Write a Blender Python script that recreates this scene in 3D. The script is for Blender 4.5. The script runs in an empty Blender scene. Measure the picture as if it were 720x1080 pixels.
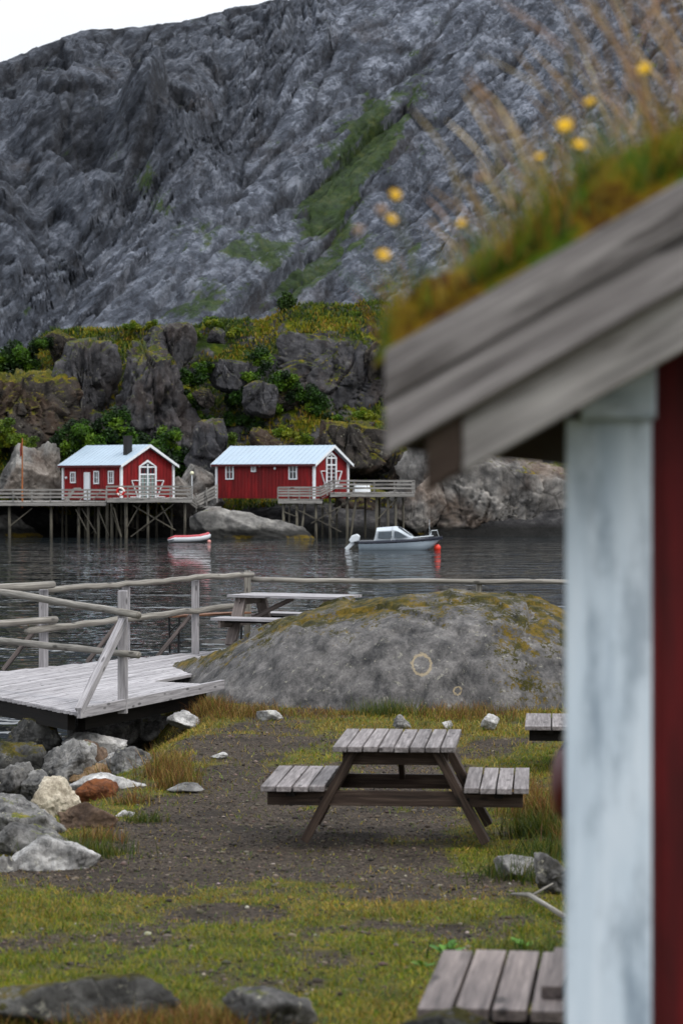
import bpy, bmesh, math, random
import numpy as np
from mathutils import Vector, Matrix
random.seed(7); rng = np.random.default_rng(7)
sc = bpy.context.scene
col = sc.collection
CZ = 4.0                      # eye height above the water (z = 0)
F = 2550.0                    # 85 mm on a 24 mm wide frame, in photo pixels
HY = 507.0                    # horizon row
def P(px, py, d): return Vector(((px-360)/F*d, d, CZ+(HY-py)/F*d))
def PX(px, d): return (px-360)/F*d
def ZY(py, d): return CZ+(HY-py)/F*d
def S(h):
    h = h.lstrip('#'); v = [int(h[i:i+2], 16)/255 for i in (0, 2, 4)]
    return tuple((c/12.92 if c <= .04045 else ((c+.055)/1.055)**2.4)**1.17 for c in v)+(1,)
def lerp(a, b, t): return a+(b-a)*t
def sstep(a, b, x):
    t = np.clip((x-a)/(b-a), 0, 1); return t*t*(3-2*t)

# ------------------------------------------------------------------ noise
_perm = np.random.default_rng(11).permutation(256); _perm = np.concatenate([_perm, _perm, _perm])
_g = np.random.default_rng(5).normal(size=(256, 3)); _g /= np.linalg.norm(_g, axis=1)[:, None]
def pn(x, y, z):
    x, y, z = np.broadcast_arrays(np.asarray(x, float), np.asarray(y, float), np.asarray(z, float))
    xi, yi, zi = np.floor(x).astype(int), np.floor(y).astype(int), np.floor(z).astype(int)
    xf, yf, zf = x-xi, y-yi, z-zi
    u, v, w = [t*t*t*(t*(t*6-15)+10) for t in (xf, yf, zf)]
    r = 0
    for dx in (0, 1):
        for dy in (0, 1):
            for dz in (0, 1):
                h = _perm[_perm[_perm[(xi+dx) & 255]+((yi+dy) & 255)]+((zi+dz) & 255)]
                g = _g[h]
                dot = g[..., 0]*(xf-dx)+g[..., 1]*(yf-dy)+g[..., 2]*(zf-dz)
                r = r+dot*(u if dx else 1-u)*(v if dy else 1-v)*(w if dz else 1-w)
    return r*1.6
def fbm(x, y, z, o=4, lac=2.1, gain=.5):
    a, s, f, t = 1., 0., 1., 0.
    for i in range(o):
        s = s+a*pn(x*f+i*7.3, y*f-i*3.1, z*f+i*1.7); t += a; a *= gain; f *= lac
    return s/t
def ridged(x, y, z, o=4, lac=2.1, gain=.5):
    a, s, f, t = 1., 0., 1., 0.
    for i in range(o):
        s = s+a*(1-2*np.abs(pn(x*f+i*5.3, y*f+i*9.1, z*f-i*2.7))); t += a; a *= gain; f *= lac
    return s/t
def cellv(x, y, z):
    """value of the nearest cell (0..1) and distance between first and second point"""
    x, y, z = np.broadcast_arrays(np.asarray(x, float), np.asarray(y, float), np.asarray(z, float))
    xi, yi, zi = np.floor(x).astype(int), np.floor(y).astype(int), np.floor(z).astype(int)
    b1 = np.full(x.shape, 9.); b2 = np.full(x.shape, 9.); val = np.zeros(x.shape)
    for dx in (-1, 0, 1):
        for dy in (-1, 0, 1):
            for dz in (-1, 0, 1):
                cx, cy, cz = xi+dx, yi+dy, zi+dz
                h = _perm[_perm[_perm[cx & 255]+(cy & 255)]+(cz & 255)]
                q = _g[h]*.45+.5
                d = np.sqrt((cx+q[..., 0]-x)**2+(cy+q[..., 1]-y)**2+(cz+q[..., 2]-z)**2)
                c = d < b1
                b2 = np.where(c, b1, np.minimum(b2, d)); val = np.where(c, h/255., val); b1 = np.where(c, d, b1)
    return val, b2-b1

def facet(x, y, seed=0, jag=.9):
    """random tilted facets: every cell of a jittered lattice is a small plane of its own; returns height and distance to the facet edge"""
    x, y = np.broadcast_arrays(np.asarray(x, float), np.asarray(y, float)); xi, yi = np.floor(x).astype(int), np.floor(y).astype(int)
    b1 = np.full(x.shape, 9.); b2 = np.full(x.shape, 9.); val = np.zeros(x.shape)
    for dx in (-1, 0, 1):
        for dy in (-1, 0, 1):
            cx, cy = xi+dx, yi+dy; h = _perm[_perm[(cx+seed*17) & 255]+((cy+seed*5) & 255)]; h2 = _perm[h+7]; q = _g[h]
            ox, oy = x-(cx+.5+.45*q[..., 0]), y-(cy+.5+.45*q[..., 1]); d = np.hypot(ox, oy); t = _g[h2]
            c = d < b1; b2 = np.where(c, b1, np.minimum(b2, d)); b1 = np.where(c, d, b1)
            val = np.where(c, t[..., 0]*ox+t[..., 1]*oy+jag*.5*t[..., 2], val)
    return val, b2-b1

# ------------------------------------------------------------------ objects
def tag(o, label=None, cat=None, group=None, kind=None):
    if label: o['label'] = label
    if cat: o['category'] = cat
    if group: o['group'] = group
    if kind: o['kind'] = kind
    return o
def thing(name, label, cat, loc=(0, 0, 0), rz=0, group=None):
    o = bpy.data.objects.new(name, None); col.objects.link(o)
    o.location = loc; o.rotation_euler = (0, 0, rz); o.empty_display_size = .2
    return tag(o, label, cat, group)
def link(me, name, mat, parent=None, smooth=False, bevel=0, loc=None):
    o = bpy.data.objects.new(name, me); col.objects.link(o)
    if mat is not None: me.materials.append(mat)
    if smooth: me.polygons.foreach_set('use_smooth', [True]*len(me.polygons))
    if parent: o.parent = parent
    if loc is not None: o.location = loc
    if bevel:
        m = o.modifiers.new('bevel', 'BEVEL'); m.width = bevel; m.segments = 2; m.limit_method = 'ANGLE'
    return o
def npmesh(name, v, f, attrs=None):
    """v (n,3), f (m,k) with fixed k; attrs: name -> (n,) float or (n,3) colour"""
    me = bpy.data.meshes.new(name)
    v = np.ascontiguousarray(v, dtype=np.float32); f = np.ascontiguousarray(f, dtype=np.int32)
    k = f.shape[1]
    me.vertices.add(len(v)); me.vertices.foreach_set('co', v.ravel())
    me.loops.add(f.size); me.loops.foreach_set('vertex_index', f.ravel())
    me.polygons.add(len(f)); me.polygons.foreach_set('loop_start', np.arange(0, f.size, k, dtype=np.int32))
    me.update(calc_edges=True); me.validate()
    for n, a in (attrs or {}).items():
        a = np.asarray(a)
        if a.ndim == 1:
            me.attributes.new(n, 'FLOAT', 'POINT').data.foreach_set('value', a.astype(np.float32))
        else:
            c = np.ones((len(a), 4), np.float32); c[:, :3] = a
            me.attributes.new(n, 'FLOAT_COLOR', 'POINT').data.foreach_set('color', c.ravel())
    return me
def gridfaces(nx, ny):
    i = np.arange(nx-1)[None, :]+np.arange(ny-1)[:, None]*nx
    i = i.ravel(); return np.stack([i, i+1, i+1+nx, i+nx], 1)

class MB:
    """collects boxes, tubes and prisms into ONE mesh; gc holds grain coordinates"""
    def __init__(s): s.v, s.f, s.g = [], [], []
    def add(s, vs, fs, gs):
        n = len(s.v); s.v += [tuple(v) for v in vs]; s.g += [tuple(g) for g in gs]
        s.f += [tuple(n+i for i in f) for f in fs]; return s
    def box(s, c, size, R=None, along=0):
        c = Vector(c); off = [random.uniform(-50, 50) for _ in range(3)]; vs, gs = [], []
        for k in range(8):
            l = Vector([(size[i]/2)*(1 if (k >> i) & 1 else -1) for i in range(3)])
            vs.append(c+(R @ l if R else l))
            q = [l[along], l[(along+1) % 3], l[(along+2) % 3]]
            gs.append([q[i]+off[i] for i in range(3)])
        return s.add(vs, [(0, 2, 3, 1), (4, 5, 7, 6), (0, 1, 5, 4), (2, 6, 7, 3), (0, 4, 6, 2), (1, 3, 7, 5)], gs)
    def beam(s, a, b, w, h, up=(0, 0, 1)):
        a, b = Vector(a), Vector(b); d = b-a; L = d.length; d.normalize(); up = Vector(up)
        if abs(d.dot(up)) > .98: up = Vector((0, 1, 0))
        y = up.cross(d).normalized(); z = d.cross(y)
        return s.box((a+b)/2, (L, w, h), Matrix((d, y, z)).transposed(), 0)
    def tube(s, pts, rad, n=8, caps=True):
        pts = [Vector(p) for p in pts]; rad = rad if isinstance(rad, (list, tuple)) else [rad]*len(pts)
        off = [random.uniform(-50, 50) for _ in range(3)]; vs, gs, fs = [], [], []; L = 0
        ref = None
        for i, p in enumerate(pts):
            d = (pts[min(i+1, len(pts)-1)]-pts[max(i-1, 0)]).normalized()
            if ref is None: ref = Vector((0, 0, 1)) if abs(d.z) < .9 else Vector((1, 0, 0))
            y = ref.cross(d).normalized(); z = d.cross(y); ref = z
            if i: L += (p-pts[i-1]).length
            for k in range(n):
                a = 2*math.pi*k/n
                vs.append(p+(y*math.cos(a)+z*math.sin(a))*rad[i]); gs.append((L+off[0], math.cos(a)*rad[i]+off[1], math.sin(a)*rad[i]+off[2]))
        for i in range(len(pts)-1):
            for k in range(n):
                k2 = (k+1) % n; fs.append((i*n+k, i*n+k2, (i+1)*n+k2, (i+1)*n+k))
        if caps: fs += [tuple(range(n-1, -1, -1)), tuple((len(pts)-1)*n+k for k in range(n))]
        return s.add(vs, fs, gs)
    def prism(s, poly, ext):
        """poly: 3d points of one face, ext: extrusion vector"""
        n = len(poly); ext = Vector(ext); off = [random.uniform(-50, 50) for _ in range(3)]
        vs = [Vector(p) for p in poly]+[Vector(p)+ext for p in poly]
        gs = [(v.z+off[0], v.x+off[1], v.y+off[2]) for v in vs]
        fs = [tuple(range(n-1, -1, -1)), tuple(range(n, 2*n))]+[(i, (i+1) % n, n+(i+1) % n, n+i) for i in range(n)]
        return s.add(vs, fs, gs)
    def sphere(s, c, r, n=12, sx=1, sy=1, sz=1):
        c = Vector(c); vs, fs = [], []
        for i in range(n+1):
            t = math.pi*i/n
            for k in range(n):
                a = 2*math.pi*k/n; vs.append(c+Vector((math.sin(t)*math.cos(a)*r*sx, math.sin(t)*math.sin(a)*r*sy, math.cos(t)*r*sz)))
        for i in range(n):
            for k in range(n):
                k2 = (k+1) % n; fs.append((i*n+k, (i+1)*n+k, (i+1)*n+k2, i*n+k2))
        return s.add(vs, fs, [v for v in vs])
    def build(s, name, mat, parent=None, smooth=False, bevel=0):
        me = bpy.data.meshes.new(name); me.from_pydata(s.v, [], s.f); me.update()
        bm = bmesh.new(); bm.from_mesh(me); bmesh.ops.recalc_face_normals(bm, faces=bm.faces); bm.to_mesh(me); bm.free()
        me.attributes.new('gc', 'FLOAT_VECTOR', 'POINT').data.foreach_set('vector', np.array(s.g, np.float32).ravel())
        return link(me, name, mat, parent, smooth, bevel)

# ------------------------------------------------------------------ materials
class Mat:
    def __init__(s, name, rough=.85, spec=.3):
        s.m = bpy.data.materials.new(name); s.m.use_nodes = True; s.t = s.m.node_tree
        s.b = s.t.nodes['Principled BSDF']; s.b.inputs['Roughness'].default_value = rough
        s.b.inputs['Specular IOR Level'].default_value = spec
    def n(s, typ, _p=None, **kw):
        nd = s.t.nodes.new(typ)
        for k, v in (_p or {}).items(): setattr(nd, k, v)
        for k, v in kw.items(): s.set(nd.inputs[int(k[1:])] if k[0] == 'i' and k[1:].isdigit() else nd.inputs[k.replace('_', ' ')], v)
        return nd
    def set(s, inp, v):
        if isinstance(v, bpy.types.NodeSocket): s.t.links.new(v, inp)
        else: inp.default_value = v
    def math(s, op, a, b=0, clamp=False): return s.n('ShaderNodeMath', dict(operation=op, use_clamp=clamp), i0=a, i1=b).outputs[0]
    def pos(s, scale=(1, 1, 1), rot=(0, 0, 0)):
        return s.n('ShaderNodeMapping', i0=s.n('ShaderNodeNewGeometry').outputs['Position'], Rotation=rot, Scale=scale).outputs[0]
    def gc(s, scale):
        return s.n('ShaderNodeMapping', i0=s.n('ShaderNodeAttribute', dict(attribute_name='gc')).outputs['Vector'], Scale=scale).outputs[0]
    def attr(s, name, out='Fac'): return s.n('ShaderNodeAttribute', dict(attribute_name=name)).outputs[out]
    def noise(s, vec, scale, detail=6, rough=.6, dist=0):
        return s.n('ShaderNodeTexNoise', Vector=vec, Scale=scale, Detail=detail, Roughness=rough, Distortion=dist).outputs[0]
    def ramp(s, fac, stops):
        nd = s.n('ShaderNodeValToRGB', Fac=fac); e = nd.color_ramp.elements
        while len(e) < len(stops): e.new(.5)
        for el, (p, c) in zip(e, stops): el.position = p; el.color = c if len(c) == 4 else (*c, 1)
        return nd.outputs[0]
    def rng(s, fac, a, b, lo=0, hi=1, smooth=True):
        return s.n('ShaderNodeMapRange', dict(interpolation_type='SMOOTHSTEP' if smooth else 'LINEAR'), Value=fac, From_Min=a, From_Max=b, To_Min=lo, To_Max=hi).outputs[0]
    def mix(s, fac, a, b, mode='MIX'):
        nd = s.n('ShaderNodeMix', dict(data_type='RGBA', blend_type=mode))
        s.set(nd.inputs[0], fac); s.set(nd.inputs[6], a); s.set(nd.inputs[7], b); return nd.outputs[2]
    def nz(s): return s.n('ShaderNodeSeparateXYZ', i0=s.n('ShaderNodeNewGeometry').outputs['Normal']).outputs[2]
    def pz(s): return s.n('ShaderNodeSeparateXYZ', i0=s.n('ShaderNodeNewGeometry').outputs['Position']).outputs[2]
    def bump(s, h, dist, strength=1, prev=None):
        nd = s.n('ShaderNodeBump', Height=h, Distance=dist, Strength=strength)
        if prev: s.set(nd.inputs['Normal'], prev)
        return nd.outputs[0]
    def out(s, color=None, normal=None, rough=None):
        if color is not None: s.set(s.b.inputs['Base Color'], color)
        if normal is not None: s.set(s.b.inputs['Normal'], normal)
        if rough is not None: s.set(s.b.inputs['Roughness'], rough)
        return s.m

def wood(name, c0, c1, c2, scale=1., rough=.8, var=.35, worn=None):
    m = Mat(name, rough, .25)
    g = m.noise(m.gc((2.2*scale, 45*scale, 45*scale)), 1, 6, .65, .4)
    big = m.noise(m.gc((1.1*scale, 7*scale, 7*scale)), 1, 3, .6)
    c = m.ramp(g, [(.28, c0), (.5, c1), (.72, c2)])
    isl = m.n('ShaderNodeNewGeometry').outputs['Random Per Island']
    c = m.mix(1, c, m.ramp(isl, [(0, (1-var,)*3), (1, (1, 1, 1))]), 'MULTIPLY')
    c = m.mix(m.rng(big, .55, .75, 0, .55), c, tuple(v*.45 for v in c0[:3])+(1,))
    kn = m.n('ShaderNodeTexVoronoi', Vector=m.gc((3*scale, 9*scale, 9*scale)), Scale=1.).outputs['Distance']
    c = m.mix(m.rng(kn, .1, .2, .75, 0), c, tuple(v*.3 for v in c0[:3])+(1,))
    if worn: c = m.mix(m.rng(m.noise(m.gc((1.6*scale, 14*scale, 14*scale)), 1, 8, .7), .52, .66, 0, .8), c, worn)
    return m.out(c, m.bump(g, .004/scale, .6))
def rock(name, c0, c1, scale=2., moss=0., mossc=('#5f6418', '#8a7d22', '#2f3a10'), lichen=.0, crack=.5, tide=False, bumpd=.03, ring=None, stain=None, warm=0):
    m = Mat(name, .9, .25); p = m.pos()
    n1 = m.math('ADD', m.math('MULTIPLY', m.noise(p, scale, 10, .68, .3), .6), m.math('MULTIPLY', m.noise(m.pos((1, 1, .3), (.25, .15, 0)), scale*2.2, 8, .7, .2), .4)); n2 = m.noise(p, scale*9, 6, .7); n3 = m.noise(p, scale*.35, 4, .6)
    c = m.ramp(n1, [(.38, c0), (.5, tuple(lerp(a, b, .45) for a, b in zip(c0, c1))), (.61, c1)])
    c = m.mix(.8, c, m.ramp(n2, [(.25, (.35,)*3), (.5, (.85,)*3), (.8, (1.25,)*3)]), 'MULTIPLY')
    if warm: c = m.mix(m.rng(n3, .5, .62, 0, warm), c, S('#6b5138'))
    vo = m.n('ShaderNodeTexVoronoi', dict(feature='DISTANCE_TO_EDGE'), Vector=m.n('ShaderNodeVectorMath', dict(operation='ADD'), i0=p, i1=m.n('ShaderNodeTexNoise', Vector=p, Scale=scale*.8, Detail=4.).outputs[1]).outputs[0], Scale=scale*.55).outputs[0]
    c = m.mix(m.rng(vo, .0, .022, crack, 0), c, (.012, .011, .010, 1))
    if lichen:
        ln = m.noise(p, scale*3.2, 5, .75)
        c = m.mix(m.rng(ln, .60, .66, 0, lichen), c, S('#b9b6a6'))
    if stain: c = m.mix(m.rng(m.noise(p, scale*.7, 6, .7), .5, .62, 0, .8), c, stain)
    if ring:
        for (rc, rr, rw) in ring:
            dv = m.n('ShaderNodeVectorMath', dict(operation='DISTANCE'), i0=m.n('ShaderNodeVectorMath', dict(operation='MULTIPLY'), i0=p, i1=(1, .0, 1)).outputs[0], i1=(rc[0], 0, rc[1])).outputs[1]
            dn = m.math('ADD', dv, m.math('MULTIPLY', m.math('SUBTRACT', m.noise(p, 14, 3, .7), .5), .08))
            fac = m.rng(m.math('ABSOLUTE', m.math('SUBTRACT', dn, rr)), rw*.4, rw*1.4, .85, 0)
            c = m.mix(m.math('MULTIPLY', fac, m.rng(m.noise(p, 22, 3, .6), .3, .5, .25, .8)), c, S('#a3957a'))
    if moss:
        nz = m.nz(); mn = m.noise(p, scale*.9, 7, .7); mf = m.noise(p, scale*14, 4, .7)
        f = m.math('ADD', m.math('MULTIPLY', nz, .55), m.math('MULTIPLY', mn, 1.3))
        f = m.math('ADD', f, m.math('MULTIPLY', m.math('SUBTRACT', mf, .5), .5))
        f = m.rng(f, 1.32-moss*.62, 1.46-moss*.62, 0, 1)
        mc = m.ramp(m.noise(p, scale*2.3, 6, .7), [(.3, S(mossc[2])), (.5, S(mossc[0])), (.68, S(mossc[1]))])
        mc = m.mix(.7, mc, m.ramp(mf, [(.25, (.4,)*3), (.75, (1.3,)*3)]), 'MULTIPLY')
        c = m.mix(f, c, mc)
    if tide:
        z = m.math('ADD', m.pz(), m.math('MULTIPLY', m.noise(p, 1.2, 4, .6), .5))
        c = m.mix(m.rng(z, .75, 1.15, .93, 0), c, (.010, .010, .009, 1))
        k = m.math('MULTIPLY', m.rng(z, .2, .3, 0, 1), m.rng(z, .42, .55, 1, 0))
        c = m.mix(m.math('MULTIPLY', k, m.rng(m.noise(p, .5, 4, .6), .5, .6, 0, .9)), c, S('#6a5a10'))
    h = m.math('ADD', n1, m.math('MULTIPLY', n2, .35)); h = m.math('ADD', h, m.rng(vo, 0, .05, -.25*crack, 0))
    return m.out(c, m.bump(h, bumpd, .9))
def flat(name, c, rough=.6, spec=.4, nscale=6, amt=.25, metal=0, dirt=None):
    m = Mat(name, rough, spec); m.b.inputs['Metallic'].default_value = metal
    n = m.noise(m.pos(), nscale, 6, .65)
    cc = m.mix(1, c, m.ramp(n, [(.3, (1-amt,)*3), (.7, (1,)*3)]), 'MULTIPLY')
    if dirt: cc = m.mix(m.rng(m.noise(m.pos((1, 1, .35)), nscale*1.4, 8, .7), .55, .72, 0, .7), cc, dirt)
    return m.out(cc, None, m.rng(n, .3, .7, max(rough-.08, .02), min(rough+.08, 1)))
def leafmat(name, trans=.35, rough=.6):
    m = Mat(name, rough, .3); c = m.attr('col', 'Color')
    m.set(m.b.inputs['Base Color'], c)
    tr = m.n('ShaderNodeBsdfTranslucent', Color=c); mx = m.n('ShaderNodeMixShader', i0=trans, i1=m.b.outputs[0], i2=tr.outputs[0])
    m.t.links.new(mx.outputs[0], m.t.nodes['Material Output'].inputs[0]); return m.m

GREYWOOD = wood('silver_weathered_wood', S('#7d7a7c'), S('#a9a6a8'), S('#c6c3c4'), 1., .75, .3)
TABLEWOOD = wood('grey_table_wood', S('#575150'), S('#8b8584'), S('#ada7a6'), 1., .7, .4)
BENCHWOOD = wood('worn_bench_wood', S('#5a5352'), S('#877d79'), S('#a69b96'), .8, .7, .3)
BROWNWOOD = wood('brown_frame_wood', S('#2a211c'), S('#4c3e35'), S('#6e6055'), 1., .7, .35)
DARKWOOD = wood('dark_damp_wood', S('#0d0a08'), S('#1c1612'), S('#2a231d'), 1., .8, .3)
RAILWOOD = wood('pale_rail_log', S('#625e57'), S('#8f8b84'), S('#b3afa7'), .8, .8, .3)
BARGEWOOD = wood('grey_barge_wood', S('#4a4644'), S('#868180'), S('#b0aba9'), .9, .8, .2, S('#4a4543'))
BARGEPALE = wood('pale_barge_wood', S('#5d5957'), S('#a8a4a1'), S('#c9c5c1'), .9, .8, .2, S('#6b6460'))
PIERWOOD = wood('pier_wood', S('#6d6a66'), S('#9c9995'), S('#bcb9b4'), .3, .8, .4)
PILEWOOD = wood('pile_wood', S('#3d3a35'), S('#6d6960'), S('#97927f'), .3, .8, .6)
WHITE = flat('white_house_paint', S('#dfe3e6'), .55, .4, 3, .12)
ROOF = flat('pale_blue_metal_roof', S('#a9b8c4'), .5, .4, .6, .12)
REDBLACK = flat('black_chimney_metal', S('#101012'), .5, .5, 3, .2)
GLASS = Mat('dark_window_glass', .08, .6); GLASS = GLASS.out((.02, .025, .03, 1))
CURTAIN = flat('curtained_glass', S('#8fa3a0'), .2, .5, 2.5, .5)
def redpaint(name, c, scale):
    m = Mat(name, .65, .3); p = m.pos()
    n = m.noise(m.pos((scale, scale, scale*.15)), 6, 6, .65)
    cc = m.mix(1, c, m.ramp(n, [(.3, (.45,)*3), (.52, (.95,)*3), (.7, (1.5, 1.45, 1.45))]), 'MULTIPLY')
    isl = m.n('ShaderNodeNewGeometry').outputs['Random Per Island']
    cc = m.mix(1, cc, m.ramp(isl, [(0, (.72,)*3), (1, (1,)*3)]), 'MULTIPLY')
    return m.out(cc, m.bump(n, .002, .4))
RED = redpaint('red_house_paint', S('#8b191e'), .4)
DARKRED = redpaint('dark_red_cabin_paint', S('#651216'), 3)

# ------------------------------------------------------------------ camera, light
cd = bpy.data.cameras.new('camera'); cam = bpy.data.objects.new('camera', cd); col.objects.link(cam)
cam.location = (0, 0, CZ); cam.rotation_euler = (math.radians(90), 0, 0)
cd.sensor_fit = 'HORIZONTAL'; cd.sensor_width = 24; cd.lens = 85; cd.shift_y = -33/720
cd.clip_start = .1; cd.clip_end = 6000
cd.dof.use_dof = True; cd.dof.focus_distance = 36; cd.dof.aperture_fstop = 4.0; cd.dof.aperture_blades = 9
sc.camera = cam
w = bpy.data.worlds.new('World'); sc.world = w; w.use_nodes = True
nt = w.node_tree; bg = nt.nodes['Background']; L = nt.links.new
SUN_EL, SUN_AZ = math.radians(50), math.radians(128)     # azimuth clockwise from +Y: to the right and slightly behind the camera
sky = nt.nodes.new('ShaderNodeTexSky'); sky.sky_type = 'NISHITA'; sky.sun_disc = False
sky.sun_elevation = SUN_EL; sky.sun_rotation = SUN_AZ; sky.air_density = 1.5; sky.dust_density = 3; sky.ozone_density = 1
tc = nt.nodes.new('ShaderNodeTexCoord')
mp = nt.nodes.new('ShaderNodeMapping'); mp.inputs['Scale'].default_value = (1, 1, 2.6); L(tc.outputs['Generated'], mp.inputs[0])
nz_ = nt.nodes.new('ShaderNodeTexNoise'); nz_.inputs['Scale'].default_value = 2.2; nz_.inputs['Detail'].default_value = 7; L(mp.outputs[0], nz_.inputs['Vector'])
rp = nt.nodes.new('ShaderNodeValToRGB'); rp.color_ramp.elements[0].position = .3; rp.color_ramp.elements[0].color = (8.2, 8.6, 9.3, 1)
rp.color_ramp.elements[1].position = .72; rp.color_ramp.elements[1].color = (11.5, 11.8, 12.2, 1); L(nz_.outputs[0], rp.inputs[0])
mx = nt.nodes.new('ShaderNodeMix'); mx.data_type = 'RGBA'; mx.inputs[0].default_value = .82
L(sky.outputs[0], mx.inputs[6]); L(rp.outputs[0], mx.inputs[7])
sx_ = nt.nodes.new('ShaderNodeSeparateXYZ'); L(tc.outputs['Generated'], sx_.inputs[0])      # overcast: about three times brighter overhead than at the horizon
mr = nt.nodes.new('ShaderNodeMapRange'); mr.inputs[1].default_value = .0; mr.inputs[2].default_value = .95; mr.inputs[3].default_value = .8; mr.inputs[4].default_value = 2.3; L(sx_.outputs[2], mr.inputs[0])
vm = nt.nodes.new('ShaderNodeVectorMath'); vm.operation = 'SCALE'; L(mx.outputs[2], vm.inputs[0]); L(mr.outputs[0], vm.inputs['Scale']); L(vm.outputs[0], bg.inputs[0])
bg.inputs[1].default_value = .1
ld = bpy.data.lights.new('sun', 'SUN'); ld.energy = 1.4; ld.angle = math.radians(12); ld.color = (1, .96, .9)
so = bpy.data.objects.new('sun', ld); col.objects.link(so)
sd = Vector((math.sin(SUN_AZ)*math.cos(SUN_EL), math.cos(SUN_AZ)*math.cos(SUN_EL), math.sin(SUN_EL)))
so.rotation_euler = sd.to_track_quat('Z', 'Y').to_euler(); so.location = (0, 0, 60)
vs = sc.view_settings; vs.view_transform = 'Standard'; vs.look = 'None'; vs.exposure = .1; vs.gamma = 1; vs.use_curve_mapping = False
cy = sc.cycles; cy.use_denoising = True; cy.max_bounces = 6; cy.diffuse_bounces = 1; cy.glossy_bounces = 3; cy.transmission_bounces = 4
cy.use_adaptive_sampling = True; cy.adaptive_threshold = .015; cy.sample_clamp_indirect = 6
try: cy.denoiser = 'OPENIMAGEDENOISE'
except Exception: pass

# ------------------------------------------------------------------ near ground
def G(x, y):
    x = np.asarray(x, float); y = np.asarray(y, float)
    z = np.interp(y, [-60, 0, 4, 8, 10, 15, 19, 22, 32, 36, 39, 43, 50, 70], [3.6, 2.5, 2.3, 1.83, 1.66, 1.32, 1.08, 1.0, .95, 1.0, .9, -.6, -3, -6])
    xe = np.interp(y, [6, 12, 17, 19, 24, 28, 31, 34, 44], [-9, -4.6, -2.65, -2.25, -2.0, -1.75, -1.45, -2.2, -3])
    A_ = np.interp(y, [9, 15, 19, 24, 28, 31, 35, 40], [0, .12, .25, .55, .75, 1.0, 1.9, 2.5])
    z = z-A_*sstep(0, 1.7, xe-x)-3.5*sstep(0, 1, (xe-3.6-x)/7)*sstep(9, 16, y)-1.5*sstep(0, 1, (xe-1.2-x)/2.5)*sstep(30, 33, y)
    z = z-sstep(3, 14, x-5)*sstep(20, 40, y)*3
    return z+.035*fbm(x*.8, y*.8, 0, 3)+.015*pn(x*3.1, y*3.1, 4)
def Gf(x, y): return float(G(np.array([x]), np.array([y]))[0])
def hit(px, py, d0=6):
    d = np.linspace(d0, 60, 1200); z = ZY(py, d); g = G(PX(px, d), d); k = np.argmax(z <= g)
    return d[k] if (z <= g).any() else min(3.35*F/max(py-HY, 60), 33)
def gmask(x, y):
    """grass amount 0..1: gravel yard round the table, turf in front, dry fringe at the boulder"""
    n = fbm(x*.55+3, y*.42, 2, 4)+.75*fbm(x*2.2, y*1.3, 9, 4)
    yard = np.exp(-(np.abs((x+.25)/1.75)**3+np.abs((y-20.6)/4.6)**4))
    g = .80-1.12*yard+1.35*n
    bare = np.exp(-(((x+.62)/.5)**2+((y-14.9)/.55)**2))+.9*np.exp(-(((x+2.0)/.7)**2+((y-17.3)/1.1)**2))
    g = g-.95*bare+.5*np.exp(-(((x-1.0)/.5)**2+((y-20.2)/2.6)**2))-.25*np.exp(-(((y-29.0)/2.6)**2))
    path = np.exp(-(((x+1.0)/.5)**2))*sstep(22, 25, y)*(1-sstep(27, 30, y))
    g = g-.7*path
    return np.clip(g, 0, 1)
gx = np.concatenate([np.array([-220, -120, -70, -45, -30, -20, -14, -10]), np.arange(-8, 8.01, .085), np.array([10, 14, 20, 30, 45, 70, 120, 220])])
gy = np.concatenate([np.array([-300, -120, -60, -30, -12, -4]), np.arange(0, 24, .1), np.arange(24, 48, .16), np.array([52, 60, 80, 120, 160])])
XX, YY = np.meshgrid(gx, gy); ZZ = G(XX, YY)
gm = gmask(XX, YY)
ZZ = ZZ+.012*fbm(XX*9, YY*9, 1, 2)*(1-gm*.5)
m = Mat('ground_earth_gravel_turf', .95, .2); p = m.pos()
peb = m.n('ShaderNodeTexVoronoi', Vector=p, Scale=38.)
gr = m.ramp(m.noise(p, 30, 8, .75), [(.3, S('#28211a')), (.5, S('#52473c')), (.72, S('#82786c'))])
gr = m.mix(.6, gr, m.n('ShaderNodeSeparateColor', i0=peb.outputs['Color']).outputs[0], 'MULTIPLY')
gr = m.mix(m.rng(m.noise(p, 1.3, 6, .7), .5, .64, 0, .7), gr, S('#2e271f'))
gs_ = m.ramp(m.noise(p, 3.2, 8, .75), [(.3, S('#2b3210')), (.5, S('#54551c')), (.7, S('#7a6c32'))])
mud = m.ramp(m.noise(p, 8, 6, .7), [(.3, S('#191612')), (.7, S('#37302a'))])
cc = m.mix(m.rng(m.attr('grass'), .25, .6), gr, gs_); cc = m.mix(m.rng(m.pz(), .15, .75, 1, 0), cc, mud)
GROUND = m.out(cc, m.bump(m.math('ADD', peb.outputs['Distance'], m.noise(p, 30, 6, .7)), .025, .9))
g_ = link(npmesh('ground', np.stack([XX, YY, ZZ], -1).reshape(-1, 3), gridfaces(len(gx), len(gy)), {'grass': gm.ravel()}), 'ground', GROUND, smooth=True)
tag(g_, kind='structure')

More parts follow.
